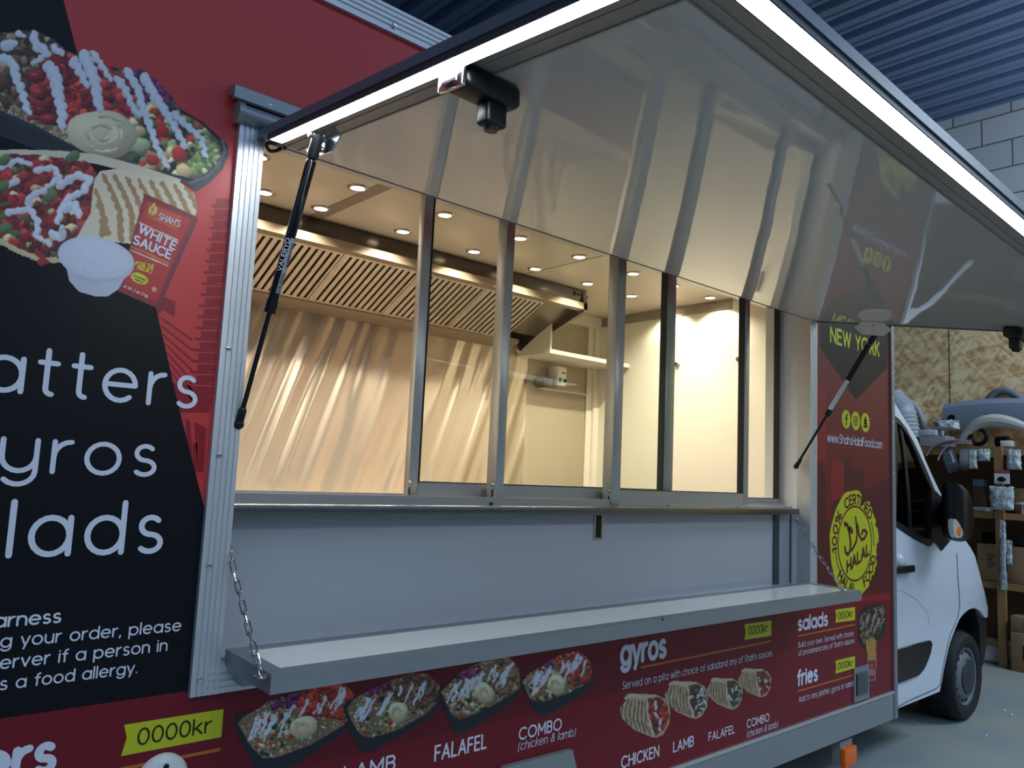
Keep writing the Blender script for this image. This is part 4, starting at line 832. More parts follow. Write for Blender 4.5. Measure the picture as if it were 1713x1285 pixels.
q0, q1 = at(1399, 1252, y=.03), at(1419, 1270, y=.03); b = MB(); b.box(q0[0], q1[0], .012, .05, q1[2] - .005, q0[2] + .03, 0); b.box(q0[0] + .0, q1[0], -.012, .012, q1[2] - .008, q0[2] + .003, 1, .004)
b.build('side_marker_lamp', [m_skirt, m_orange], truck, 'orange marker lamp under the skirt')
# ------------------------------------------------ struts, latches, cable on the hatch
def flapz(x, w, h=0.0): return F(x, w, h)
hexplate(0.768, 0.215, 0.08, 0.029, m_chrome)
o, A, d, L, toc, sd = strut((0.718, -0.012, 0.083), F(0.752, 0.225, -0.028), 0.445, 'gas_strut', 'black gas strut at the left of the hatch', 'V', (0.47, 0.66))
b = MB(); b.keepn = True
def st_text(s, t0, t1, off, h, hw, m=0, dist=.0128):
    text_on(b, s, (0, 0), ((t1 - t0) * L, 0), (0, h), hw, lambda q: tuple(A + d * (t0 * L + q[0]) + sd * (off - q[1]) + toc * dist), m, .22)
st_text('VALERYD', .545, .655, .0005, .0085, .0007)
b.build('lettering', m_text, o, 'white maker lettering on the strut')
b = MB(); b.keepn = True
st_text('VALERYD', .475, .54, .010, .006, .0005, 0, .0118)
for k in range(26):
    t = .56 + .085 * k / 26; w_ = (.0006, .0012, .0018)[k % 3]; b.add([tuple(A + d * (t * L + e) + sd * f + toc * .0102) for e, f in ((0, .0066), (w_, .0066), (w_, .0106), (0, .0106))], [(0, 1, 2, 3)])
b.build('barcode', m_blackt, o)
hexplate(3.297, 0.30, 0.078, 0.029, m_white)
strut((3.283, 0.035, 0.089), F(3.316, 0.305, -0.05), 0.44, 'gas_strut', 'black gas strut at the right of the hatch', None, (0.44, 0.66))
def latch_on(cx, cw, name, flip=1):
    def lb(b, x0, x1, w0, w1, h0, h1, m=0): return fbox(b, x0, x1, w0, w1, h0, h1, m)
    b = MB(); n0 = len(b.v); b.box(-0.03, 0.095, -0.032, 0.032, -0.045, -0.002, 0, 0.012, 3); b.box(0.03, 0.075, -0.018, 0.018, -0.085, -0.04, 0, 0.007, 3); b.tube([(0.052, 0, -0.08), (0.052, 0, -0.092)], [.016, .012], 14, 0)
    b.xform(n0, lambda p: F(cx + p[0] * flip, cw + p[1], p[2])); o = b.build(name, m_blackp, hatch, 'black turn-handle latch')
    b = MB(); n0 = len(b.v); b.box(-0.042, -0.032, -0.034, 0.034, -0.05, -0.002, 0, .003); b.box(-0.044, -0.042, -0.02, 0.02, -0.04, -0.014, 0)
    b.xform(n0, lambda p: F(cx + p[0] * flip, cw + p[1], p[2])); b.build('latch_plate', m_chrome, hatch)
p = onflap(770, 128, -.02); latch_on(p[0] + 0.02, p[1], 'hatch_latch')
p = onflap(1690, 552, -.02); latch_on(FX1 - 0.05, p[1], 'hatch_latch', -1)
a = at(452, 232, x=.752); c1 = at(455, 251, x=.752); c2 = at(476, 246, x=.77)
path = [F(.755, .055, -.006), tuple(at(447, 240, y=-.03)), tuple(at(451, 252, y=-.02)), tuple(at(463, 252, y=-.01)), tuple(at(474, 245, y=-.005)), tuple(at(480, 244, y=.0))]
sm = [Vector(p_) for p_ in path]; pp = []
for i in range(len(sm) - 1):
    p0, p1, p2, p3 = sm[max(0, i - 1)], sm[i], sm[i + 1], sm[min(len(sm) - 1, i + 2)]
    for k in range(6):
        t = k / 6; pp.append(.5 * ((2 * p1) + (p2 - p0) * t + (2 * p0 - 5 * p1 + 4 * p2 - p3) * t * t + (3 * p1 - p0 - 3 * p2 + p3) * t ** 3))
b = MB(); b.tube(pp, .0045, 10); b.tube([pp[-7], pp[-1]], .0085, 12); b.tube([pp[-9], pp[-8]], .0065, 12, 1); b.build('lamp_cable', [m_blackp, m_chrome], hatch, 'black cable feeding the light strip')
# ------------------------------------------------ fold-down serving shelf
SX0, SX1, SY, SZ, ST = 0.735, 3.325, -0.235, -0.413, 0.040
def S(x, y, z): return (x, y, z - 0.00 + 0.02 * y)
b = MB(); n0 = 0
for (x0, x1, y0, y1) in ((SX0, SX1, SY, SY + 0.035), (SX0, SX1, -0.03, -0.002), (SX0, SX0 + 0.035, SY + 0.035, -0.03), (SX1 - 0.035, SX1, SY + 0.035, -0.03)): b.box(x0, x1, y0, y1, SZ - ST, SZ)
b.xform(0, lambda p: S(*p)); shelf = b.build('serving_shelf', m_alug, truck, 'fold-down customer shelf with aluminium frame')
b = MB(); b.box(SX0 + 0.033, SX1 - 0.033, SY + 0.033, -0.028, SZ - 0.03, SZ - 0.003); b.xform(0, lambda p: S(*p)); b.build('shelf_top', m_board, shelf, 'white shelf board')
for x in (SX0 + .02, SX1 - .06):
    b = MB(); b.box(x, x + .04, -0.06, 0.0, SZ - ST - 0.03, SZ - ST + .004)
    b.xform(0, lambda p: S(*p)); b.build('shelf_hinge', m_alug, shelf)
b = MB(); c = S(2.0, SY, SZ - .02); 
for u in (1108,):
    p = at(u, 1036, y=SY); b.box(p[0] - .003, p[0] + .003, SY - .002, SY, p[2] - .004, p[2] + .004)
b.build('shelf_hole', m_blackp, shelf)
def chain(p, q, sag, n, lab):
    P, Q = Vector(p), Vector(q); pts = [P.lerp(Q, t) + Vector((0, 0, -sag * 4 * t * (1 - t))) for t in np.linspace(0, 1, n + 1)]
    b = MB(); ring = []
    for k in range(18): a = 2 * PI * k / 18; ring.append(P + Vector((0.011 * math.cos(a) * .6, 0.011 * math.cos(a) * .8, 0.011 + 0.011 * math.sin(a))))
    b.tube(ring, .0022, 8, closed=True); root = b.build('chain', m_chrome, truck, lab); b = MB(); ring = []
    for k in range(18): a = 2 * PI * k / 18; ring.append(Q + Vector((0.013 * math.cos(a), 0.012 * math.sin(a), -.002)))
    b.tube(ring, .0025, 8, closed=True); b.cyl(Q + Vector((.013, 0, -.004)), Q + Vector((.028, 0, -.008)), .004, 8)
    b.build('eye_bolt', m_chrome, root)
    for i in range(n):
        a_, e = pts[i], pts[i + 1]; d_ = (e - a_); L_ = d_.length * 1.30; d_.normalize(); mid = (a_ + e) / 2
        s_ = d_.orthogonal().normalized(); s2 = d_.cross(s_); s_ = s_ if i % 2 else s2; hw = .0055; hl = L_ / 2 - hw; lp = []
        for k in range(16):
            t = 2 * PI * k / 16; lp.append(mid + d_ * (hl * (1 if math.cos(t) > 0 else -1) + hw * math.cos(t)) + s_ * (hw * math.sin(t)))
        MB().tube(lp, .0018, 6, closed=True).build('chain_link', m_chrome, root)
chain((0.724, 0.012, -0.18), tuple(at(437, 1130, y=SY + .02)), .006, 13, 'steel chain at the left of the shelf')
chain(tuple(at(1332, 872, y=.05)), tuple(at(1410, 986, y=SY + .03)), .004, 13, 'steel chain at the right of the shelf')
# ------------------------------------------------ kitchen linings
IX0, IX1, IY, IZ = 0.10, 4.10, 2.0, 1.12
MB().box(IX0, IX1, 0.06, IY + .03, IZ, IZ + 0.03).build('ceiling_lining', m_ceil, truck, 'pale glossy kitchen ceiling')
b = MB(); b.box(IX0, IX1, 0.06, 0.075, 0.90, IZ); b.box(IX0, FL0, 0.06, 0.075, -0.12, .86); b.box(FR1, IX1, 0.06, 0.075, -0.12, .86); b.build('front_lining', m_cream, truck)
b = MB(); b.box(1.575, 1.635, 0.2, IY, IZ - 0.004, IZ); b.box(IX0, IX1, 1.30 * 0 + 0.26, 0.285, IZ - .003, IZ); b.box(2.9, 2.904, 0.2, 1.5, IZ - .002, IZ); b.build('ceiling_joint', m_lining, truck)
b = MB(); b.box(IX1, IX1 + .03, 0.06, IY, -0.9, IZ); b.box(IX1 - .006, IX1, 0.9, 2.0, IZ - 0.062, IZ - 0.004, 1)  # grey strip under the ceiling: a dark reflection put into the colour
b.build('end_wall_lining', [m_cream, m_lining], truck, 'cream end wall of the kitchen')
b = MB(); b.box(IX1 - .05, IX1, IY - .035, IY - .002, -0.9, IZ - .07); b.box(IX1 - .10, IX1 - .05, IY - .012, IY - .002, -.9, IZ - .07); b.box(3.75, IX1 - .01, IY - .05, IY - .002, IZ - .075, IZ - .002); b.build('corner_moulding', m_cream, truck)
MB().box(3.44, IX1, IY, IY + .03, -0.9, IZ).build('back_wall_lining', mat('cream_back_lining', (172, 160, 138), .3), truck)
MB().box(IX0, 3.44, IY, IY + .03, -0.9, IZ).build('steel_wall_lining', m_steel, truck, 'brushed steel splashback')
MB().box(IX0 - .03, IX0, 0.06, IY, -0.9, IZ).build('partition_lining', m_cream, truck)
MB().box(IX0, IX1, 0.06, IY, -0.93, -0.9).build('kitchen_floor', m_alud, truck)
# end-wall fittings: door strip, knobs
b = MB()
for (u, v) in ((1132, 610.5), (1236, 601)):
    p = at(u, v, x=IX1 - .005); b.lathe([(0, -.016), (.014, -.014), (.020, -.008), (.023, 0)], (IX1 - .002, p[1], p[2]), (1, 0, 0), 20)
b.build('round_knob', m_chrome, truck, 'round chrome knobs on the end wall')
p0, p1 = at(1239, 650, x=IX1 - .02), at(1242, 689, x=IX1 - .02); MB().box(IX1 - .03, IX1, p0[1] - .01, p0[1] + .008, p1[2], p0[2]).build('pull_handle', m_steel2, truck)
# worktop along the back
t = thing('worktop', 'stainless worktop along the splashback inside the kitchen', 'worktop', (1.8, 1.65, -0.9))
MB().box(IX0 + .01, 3.42, 1.32, IY - .005, -0.165, -0.145, 0, .003).build('top', m_steel2, t)
MB().box(IX0 + .01, 3.40, 1.40, 1.42, -0.895, -0.165).build('cabinet_front', m_steel2, t)
# ------------------------------------------------ spotlights
sp0 = None
for (u, v) in ((433, 261), (595, 315), (534, 349), (738, 361), (670, 388), (863, 400), (787, 422), (957, 432), (884, 452), (1050, 459), (973, 476), (1048, 496), (1108, 481), (1104, 513), (1177, 499), (445, 320), (340, 222), (225, 178), (355, 288), (240, 248)):
    p = at(u, v, z=IZ); rowf = p[1] < 1.15
    p[1] = 0.985 if rowf else 1.335
    lab = 'recessed ceiling spot in the %s row, %s from the left' % ('front' if rowf else 'back', '%s')
    if sp0 is None:
        sp0 = thing('spotlight', '', 'ceiling light', (p[0], p[1], IZ - .008), 'recessed ceiling spots in the kitchen')
        b = MB(); b.lathe([(.028, -.003), (.030, -.007), (.038, -.007), (.043, -.002), (.043, .0)], (p[0], p[1], IZ), (0, 0, 1), 32); b.build('trim_ring', m_steel2, sp0)
        b = MB(); b.lathe([(0, -.0045), (.029, -.0045), (.029, -.001)], (p[0], p[1], IZ), (0, 0, 1), 28); b.build('lens', m_lens, sp0, 'glowing lens'); s_ = sp0
    else: s_ = dup(sp0, (p[0] - sp0.location[0], p[1] - sp0.location[1], 0))
    s_['_r'] = [0 if rowf else 1, float(p[0])]
    l = bpy.data.lights.new('spot_beam', 'SPOT'); l.energy = SPOT_POWER * 4; l.color = (1.0, .89, .73); l.spot_size = math.radians(136); l.spot_blend = .6; l.shadow_soft_size = .008
    lo = bpy.data.objects.new('spot_beam', l); col.objects.link(lo); lo.location = (p[0], p[1], IZ + ZO - .0145)
ords = ['first', 'second', 'third', 'fourth', 'fifth', 'sixth', 'seventh', 'eighth', 'ninth', 'tenth']
for r_ in (0, 1):
    ss = sorted([o for o in col.objects if o.type == 'EMPTY' and '_r' in o and int(o['_r'][0]) == r_], key=lambda o: o['_r'][1])
    for k, o in enumerate(ss): o['label'] = '%s recessed ceiling spot from the left in the row %s' % (ords[k], 'nearer the serving window' if r_ == 0 else 'nearer the extractor hood')
for o in col.objects:
    if '_r' in o: del o['_r']
# ------------------------------------------------ extractor hood
HX0, HX1 = 0.45, 3.41; yf, zf0, zf1 = 1.47, 1.038, IZ - .006; yb, zb = 1.83, 0.795; ylip = 1.455; zl = 0.998
hood = thing('extractor_hood', 'long stainless extractor hood with slatted filters under the kitchen ceiling', 'extractor hood', ((HX0 + HX1) / 2, 1.7, zb))
b = MB(); b.box(HX0, HX1, yf, yf + .012, zf0, zf1, 0, .002); b.box(HX1 - .012, HX1, yf, IY - .003, zf0, zf1)
b.build('fascia', mat('hood_fascia_steel', (96, 90, 84), .24, 1.0, aniso=.8, tan=(0, 0, 1)), hood)
b = MB(); b.prism([(ylip, zf0), (yf + .012, zf0), (yf + .03, zf0), (ylip + .03, zl - .01), (ylip, zl)], 'x', HX0, HX1)
b.prism([(yb, zb + .01), (yb + .02, zb), (IY - .004, zb - .008), (IY - .004, zb + .06), (yb, zb + .03)], 'x', HX0, 3.2)
b.build('lip', mat('hood_lip_steel', (150, 136, 116), .5, .5), hood)
def HP(x, t, h=0):           # point on the filter plane
    y = ylip + .03 + (yb - ylip - .03) * t; z = zl - .008 + (zb + .02 - zl + .008) * t; return (x, y, z + h)
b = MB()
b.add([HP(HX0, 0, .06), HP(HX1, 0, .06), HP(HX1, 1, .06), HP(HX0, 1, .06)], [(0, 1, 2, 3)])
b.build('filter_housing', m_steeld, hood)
EX = 3.08
b = MB(); b.add([HP(EX, 0, .0), HP(EX, 1, .0), HP(EX, 1, .08), HP(EX, 0, .08)], [(0, 1, 2, 3)]); b.add([HP(EX, 0, .05), HP(HX1 - .03, 0, .05), HP(HX1 - .03, 1, .05), HP(EX, 1, .05)], [(0, 1, 2, 3)])
n0 = len(b.v)
b.prism([(ylip, zf0), (ylip, zl - .012), (IY - .004, zb - .008), (IY - .004, zf1), (yf, zf1)], 'x', HX1 - .03, HX1)
b.build('end_cheek', mat('hood_cheek_steel', (128, 118, 106), .35, .9), hood)
x = HX0 + .02
fw_ = (EX - x) / 6
for k in range(6):
    x0 = x + fw_ * k; b = MB(); nb = 11; pw = (fw_ - .03) / nb
    for i in range(nb):
        xa = x0 + .015 + pw * i; q = [HP(xa, .03), HP(xa + pw * .62, .03), HP(xa + pw * .62, .97), HP(xa, .97)]; qh = [(p_[0], p_[1], p_[2] + .012) for p_ in q]
        b.add(q + qh, [(0, 1, 2, 3), (0, 4, 5, 1), (1, 5, 6, 2), (2, 6, 7, 3), (3, 7, 4, 0)])
    for (xa, xb) in ((x0 + .002, x0 + .014), (x0 + fw_ - .014, x0 + fw_ - .002)): b.add([HP(xa, 0), HP(xb, 0), HP(xb, 1), HP(xa, 1), HP(xa, 0, .03), HP(xb, 0, .03), HP(xb, 1, .03), HP(xa, 1, .03)], [(0, 1, 2, 3), (0, 4, 5, 1), (2, 6, 7, 3), (1, 5, 6, 2), (0, 3, 7, 4)])
    for (t0, t1) in ((0, .035), (.965, 1)): b.add([HP(x0 + .002, t0, -.001), HP(x0 + fw_ - .002, t0, -.001), HP(x0 + fw_ - .002, t1, -.001), HP(x0 + .002, t1, -.001)], [(0, 1, 2, 3)])
    b.build('baffle_filter', mat('baffle_steel', (200, 190, 176), .4, .85) if k == 0 else bpy.data.materials['baffle_steel'], hood)
b = MB(); q0, q1 = at(958, 504, y=yf - .001), at(976, 509, y=yf - .001); b.box(q0[0] + .005, q0[0] + .025, yf - .002, yf, zf0 + .035, zf0 + .06)
for k in range(8): b.box(q0[0] + .04 + k * .012, q0[0] + .048 + k * .012, yf - .002, yf, zf0 + .042, zf0 + .05)
b.build('badge', m_seal, hood)
b = MB(); p = at(856, 583, y=1.93); b.lathe([(0, -.02), (.012, -.02), (.014, 0)], (p[0], p[1], p[2] + .015), (0, 0, 1), 14); b.build('grease_plug', m_chrome, hood)
# shelf, controller, socket, trunking at the right end of the back wall
sh = thing('wall_shelf', 'white shelf fixed across the kitchen corner beside the extractor hood', 'shelf', (3.8, 1.85, .79))
zs = at(919, 586, x=3.62)[2]; pL = at(917, 588, x=3.60); yS = pL[1] - .02
yS = 1.70
xs0 = at(919, 590, y=yS)[0]; zs = at(919, 590, y=yS)[2]
MB().box(xs0, IX1 - .002, yS, IY - .004, zs - .0, zs + .02).build('board', m_cream, sh)
b = MB(); b.box(xs0, IX1 - .002, yS - .006, yS, zs - .002, zs + .024); b.box(xs0, xs0 + .014, yS - .004, yS + .01, zs + .02, zs + .19); b.build('edge_strip', mat('cream_edging', (236, 228, 206), .4), sh)
b = MB(); b.prism([(yS, zs + .02), (IY - .006, zs + .02), (yS, zs + .19)], 'x', xs0 + .002, xs0 + .014); b.build('end_panel', m_cream, sh)
def wb(u0, v0, u1, v1, y, dpt):
    a_, e = at(u0, v0, y=y), at(u1, v1, y=y); return (min(a_[0], e[0]), max(a_[0], e[0]), y, y + dpt, min(a_[2], e[2]), max(a_[2], e[2]))
yw = 1.90
t = thing('control_box', 'tall white control box with a green switch above the cream trunking', 'control box', (3.7, yw, .55))
q = wb(934, 613, 947, 646, yw, .095); b = MB(); b.box(*q, 0, .004); b.build('housing', m_white, t)
b = MB(); b.box(q[0] + .008, q[0] + .034, yw - .004, yw, q[4] + .02, q[4] + .05); b.build('rocker_switch', mat('green_switch', (60, 120, 80), .4), t)
b = MB(); b.lathe([(0, -.014), (.011, -.013), (.013, 0)], (q[1] - .016, yw, q[4] + .033), (0, 1, 0), 16); b.build('dial', m_blackp, t)
b = MB(); b.box(q[0] + .014, q[1] - .004, yw - .002, yw, q[5] - .045, q[5] - .015, 0); b.box(q[0] + .03, q[1] - .012, yw - .003, yw - .002, q[5] - .042, q[5] - .034, 1); b.build('rating_plate', [m_cream, m_seal], t)
t = thing('socket_box', 'small grey socket box left of the control box', 'socket', (3.6, yw, .55))
q = wb(910, 631, 924, 646, yw + .01, .085); MB().box(*q, 0, .003).build('housing', mat('grey_socket', (120, 116, 108), .5), t)
b = MB(); b.box(q[0] + .02, q[1] - .008, yw + .006, yw + .01, q[4] + .015, q[5] - .012); b.build('cover_flap', mat('dark_flap', (84, 82, 78), .3), t)
q = wb(909, 649, 980, 660, 1.93, .066); b = MB().box(q[0], IX1 - .10, 1.93, IY - .002, q[4] + .0, q[5], 0, .002)
tag(b.build('cable_trunking', m_cream), 'cream cable trunking running under the control box', 'cable trunking')
# ------------------------------------------------ van cab
def yo(x, z):
    y = 0.15
    if z > -0.12: y += (z + 0.12) ** 1.3 * 0.16
    if x > 5.7: y += ((x - 5.7) / 1.0) ** 2 * 0.22
    if z < -0.75: y += 0.02 * math.sin((z + 0.75) * 6)
    y += 0.012 * math.sin((z + .3) * 7)
    return y
def cabp(u, v, lift=0.0):
    y = .15
    for _ in range(8):
        p = at(u, v, y=y); y = yo(p[0], p[2])
    return np.array([p[0], p[2]])
CX0 = 4.20
out_px = [(1494, 669), (1501, 681), (1509, 694.5), (1521, 713), (1534.5, 735), (1548, 770), (1560, 797), (1569, 816), (1577, 832), (1588, 839), (1601, 880), (1613.6, 902), (1624, 917), (1631, 930), (1637, 953), (1643, 977), (1649, 1000), (1653.5, 1017), (1652.5, 1032)]
arch_px = [(1648, 1034), (1640, 1022), (1630, 1017), (1620, 1020), (1611, 1028), (1605, 1036), (1601, 1045), (1595, 1060), (1589, 1076), (1584, 1097), (1580, 1115), (1576, 1137), (1572, 1157)]
sill_px = [(1545, 1168), (1520, 1178), (1499.6, 1186.5)]
O_ = [cabp(*p) for p in out_px]; A_ = [cabp(*p) for p in arch_px]; S_ = [cabp(*p) for p in sill_px]
top = O_[0]
outer = [np.array([CX0, top[1] + .10])] + O_ + A_ + S_ + [np.array([CX0, S_[-1][1]])]
win_px = [(1498, 703), (1507, 711), (1518, 727), (1530, 752), (1541, 779), (1551, 802), (1560, 822), (1562, 850), (1561, 880), (1556, 902), (1551, 905), (1530, 893), (1512, 882), (1497, 873)]
win = [cabp(*p) for p in win_px]; win[0][0] = max(win[0][0], CX0 + .04); win[-1][0] = max(win[-1][0], CX0 + .04)
def inside(p, poly):
    c = False; n = len(poly)
    for i in range(n):
        a_, e = poly[i], poly[(i + 1) % n]
        if (a_[1] > p[1]) != (e[1] > p[1]) and p[0] < (e[0] - a_[0]) * (p[1] - a_[1]) / (e[1] - a_[1]) + a_[0]: c = not c
    return c
def skin(loops, off=0.0, thick=.03, step=.06, yf=None, m=0):
    yf = yf or yo; V_ = []; E_ = []
    for lp in loops:
        n0 = len(V_); L2 = []
        for i, p in enumerate(lp):
            q = lp[(i + 1) % len(lp)]; k = max(1, int(np.linalg.norm(np.subtract(q, p)) / step))
            for j in range(k): L2.append(np.asarray(p) + (np.asarray(q) - np.asarray(p)) * j / k)
        V_ += [Vector((float(p[0]), float(p[1]))) for p in L2]; n = len(L2); E_ += [(n0 + i, n0 + (i + 1) % n) for i in range(n)]
    xs = [p[0] for p in loops[0]]; zs_ = [p[1] for p in loops[0]]
    gx = min(xs) + step
    while gx < max(xs):
        gz = min(zs_) + step
        while gz < max(zs_):
            if inside((gx, gz), loops[0]) and not any(inside((gx, gz), l) for l in loops[1:]): V_.append(Vector((gx, gz)))
            gz += step
        gx += step
    r = delaunay_2d_cdt(V_, E_, [], 0, 1e-5); vv, ff = r[0], r[2]; ok = []
    for f in ff:
        c = sum((vv[i] for i in f), Vector((0, 0))) / len(f)
        if inside(c, loops[0]) and not any(inside(c, l) for l in loops[1:]): ok.append(f)
    b = MB(); n = len(vv)
    F_ = [(p[0], yf(p[0], p[1]) + off, p[1]) for p in vv]; B_ = [(p[0], yf(p[0], p[1]) + off + thick, p[1]) for p in vv]
    b.add(F_ + B_, [tuple(f) for f in ok] + [tuple(n + i for i in f[::-1]) for f in ok], m, True)
    ed = {}
    for f in ok:
        for i in range(3):
            e = (f[i], f[(i + 1) % 3]); k = tuple(sorted(e)); ed[k] = None if k in ed else e
    b.add(F_ + B_, [(e[0], e[1], n + e[1], n + e[0]) for e in ed.values() if e], m, False)
    return b
cab = skin([outer, win]).build('cab_side', m_van, truck, 'white van cab side', angle=50)
# far side, bonnet, windscreen, dark interior
b = MB()
for i in range(len(outer) - 1):
    p, q = outer[i], outer[i + 1]
    if 20 <= i: break
    ws = 4 <= i <= 8
    b.add([(p[0], yo(*p) + (.001), p[1]), (q[0], yo(*q) + .001, q[1]), (q[0], 1.95 - (yo(*q) - .15), q[1]), (p[0], 1.95 - (yo(*p) - .15), p[1])], [(0, 1, 2, 3)], 1 if ws else 0, True)
b.add([(p[0], 1.95 - (yo(*p) - .15), p[1]) for p in outer], [tuple(range(len(outer)))], 0)
b.build('cab_front', [m_van, m_tint], truck)
b = MB(); b.box(CX0 + .02, 5.3, .35, 1.8, -1.15, -.35); b.box(CX0 + .02, CX0 + .06, .3, 1.9, -1.1, .7); b.box(5.1, 5.6, .32, 1.85, -.42, -.16, 0, .05); b.build('cab_interior', m_seal, truck)
b = MB(); b.box(CX0 + .10, CX0 + .24, .32, .78, -.45, .18, 0, .05); b.box(CX0 + .10, CX0 + .6, .32, .78, -.5, -.36, 0, .05); b.box(CX0 + .13, CX0 + .22, .44, .66, .17, .36, 0, .04); b.build('cab_seat', mat('teal_grey_seat', (70, 92, 94), .8), truck)
b = MB(); cst = (4.95, .55, -.14); rg = [Vector(cst) + Vector((.06 * math.sin(a), .17 * math.cos(a), .16 * math.sin(a))) for a in np.linspace(0, 2 * PI, 25)[:-1]]; b.tube(rg, .013, 8, closed=True); b.cyl(cst, (5.15, .55, -.25), .02); b.build('steering_wheel', m_seal, truck)
def shrink(lp, d):
    c = sum(lp) / len(lp); return [c + (p - c) * (1 - d / max(.05, np.linalg.norm(p - c))) for p in lp]
skin([win], .012, .005).build('side_window', m_tint, truck, 'tinted side window of the cab')
skin([shrink(win, -.035), shrink(win, .012)], -.004, .02).build('window_seal', m_seal, truck, 'black window surround')
dv = [cabp(*p) for p in ((1506, 712), (1513, 760), (1519, 820), (1523, 889))]; dv2 = [p + np.array([.035, 0]) for p in dv][::-1]
skin([dv + dv2], .004, .02).build('window_divider', m_seal, truck)
tri = [cabp(*p) for p in ((1556, 818), (1564, 822), (1577, 836), (1590, 842), (1594, 850), (1593, 896), (1584, 909), (1574, 921), (1566, 911), (1556, 903))]
skin([tri], -.008, .03).build('mirror_base', m_blackp, truck, 'black triangular mirror base')
def sline(pxs, hw, name, m, off=-.001):
    P = [cabp(*p) for p in pxs]; b = MB(); b.tube([(p[0], yo(*p) + off, p[1]) for p in P], hw, 6); return b.build(name, m, truck)
m_gap = mat('panel_gap', (92, 100, 112), .6)
sline([(1600, 926), (1601, 945), (1602, 967), (1604, 990), (1605, 1013), (1603, 1028), (1600, 1038)], .003, 'panel_gap', m_gap)
sline([(1499, 1184), (1520, 1172), (1548, 1160), (1566, 1152), (1572, 1146), (1578, 1112), (1585, 1078), (1590, 1060), (1599, 1040)], .003, 'panel_gap', m_gap)
crs = [cabp(*p) for p in ((1497, 984), (1515, 990), (1535, 1003), (1552, 1025), (1556, 1046), (1555, 1072))]
b = MB(); b.tube([(p[0], yo(*p) + .010, p[1]) for p in crs], .014, 10); b.build('door_crease', m_van, truck)
mo = [cabp(*p) for p in ((1496, 1087.5), (1553, 1071), (1556, 1077), (1553, 1092), (1548, 1106), (1542, 1119), (1534, 1128.5), (1518, 1135), (1496, 1143.5))]
skin([mo], -.014, .03, .04).build('door_moulding', m_blackp, truck, 'black door rubbing strip')
# door handle
hp = cabp(1510, 951); hq = cabp(1521, 949); b = MB(); yh = yo(*hp)
b.box(CX0 - .0, hq[0], yh - .035, yh - .008, hp[1] - .022, hp[1] + .018, 0, .008); b.build('door_handle', m_blackp, truck)
lk = cabp(1506, 939); b = MB(); b.ball((lk[0], yo(*lk) + .006, lk[1] - .0), .05, .03, .042); b.build('lock_cover', m_van, truck)
# mirror
ma, mb_ = at(1604, 808, y=-.06), at(1628.5, 905, y=-.06); w_ = mb_[0] - ma[0]; h_ = ma[2] - mb_[2]; mx, mz = ma[0], mb_[2]
b = MB(); prof = [(0, .03), (0, 1.0), (.06, 1.0), (.3, .985), (.55, .93), (.78, .82), (.92, .66), (1.0, .42), (1.0, .12), (.9, .05), (.72, .0), (.45, -.02), (.2, -.0), (.06, .02)]
K = 7
rings = []
for k in range(K):
    t = k / (K - 1); sc_ = 1 - .10 * (2 * t - 1) ** 2 - (.14 if k in (0, K - 1) else 0); yy = -.075 + .12 * t
    rings.append([(mx + w_ * (.5 + (p[0] - .5) * sc_), yy, mz + h_ * (.5 + (p[1] - .5) * sc_)) for p in prof])
n = len(prof); b.add([p for r_ in rings for p in r_], [(k * n + i, k * n + (i + 1) % n, (k + 1) * n + (i + 1) % n, (k + 1) * n + i) for k in range(K - 1) for i in range(n)] + [tuple(range(n)), tuple((K - 1) * n + i for i in range(n))], 0, True)
mir = b.build('side_mirror', m_blackp, truck, 'large black side mirror', angle=50)
ia, ib = at(1593.5, 868, y=-.085), at(1612, 900, y=-.085); cx_, cz_ = (ia[0] + ib[0]) / 2, (ia[2] + ib[2]) / 2
b = MB(); pr_ = [(-.9, .9), (-.4, .98), (.2, .55), (.75, -.1), (.95, -.6), (.6, -.95), (-.3, -1.0), (-.75, -.6), (-.95, .2)]; rx, rz = (ib[0] - ia[0]) / 2, (ia[2] - ib[2]) / 2
b.prism([(cx_ + p[0] * rx, cz_ + p[1] * rz) for p in pr_], 'y', -.085, -.06); b.build('mirror_indicator', mat('clear_indicator_lens', (190, 186, 178), .15), mir)
b = MB(); b.ball((cx_ + .01, -.084, cz_ - rz * .25), .03, .006, .03); b.build('indicator_bulb', m_orange, mir)
b = MB(); mb2 = cabp(1589, 870); b.tube([(mx + .03, -.02, mz + h_ * .3), (mb2[0], yo(*mb2), mb2[1] + .02)], [.045, .06], 12); b.tube([(mx + .03, -.02, mz + h_ * .62), (mb2[0], yo(*mb2), mb2[1] + .1)], [.03, .04], 12); b.build('mirror_arm', m_blackp, truck)
fb = [cabp(*p) for p in ((1636, 1018), (1645, 1022), (1654, 1030), (1657, 1062), (1654, 1095), (1649, 1116), (1645, 1090), (1644, 1050))]
skin([fb], .02, .2, .05).build('front_bumper', m_seal, truck, 'black bumper end behind the wheel')
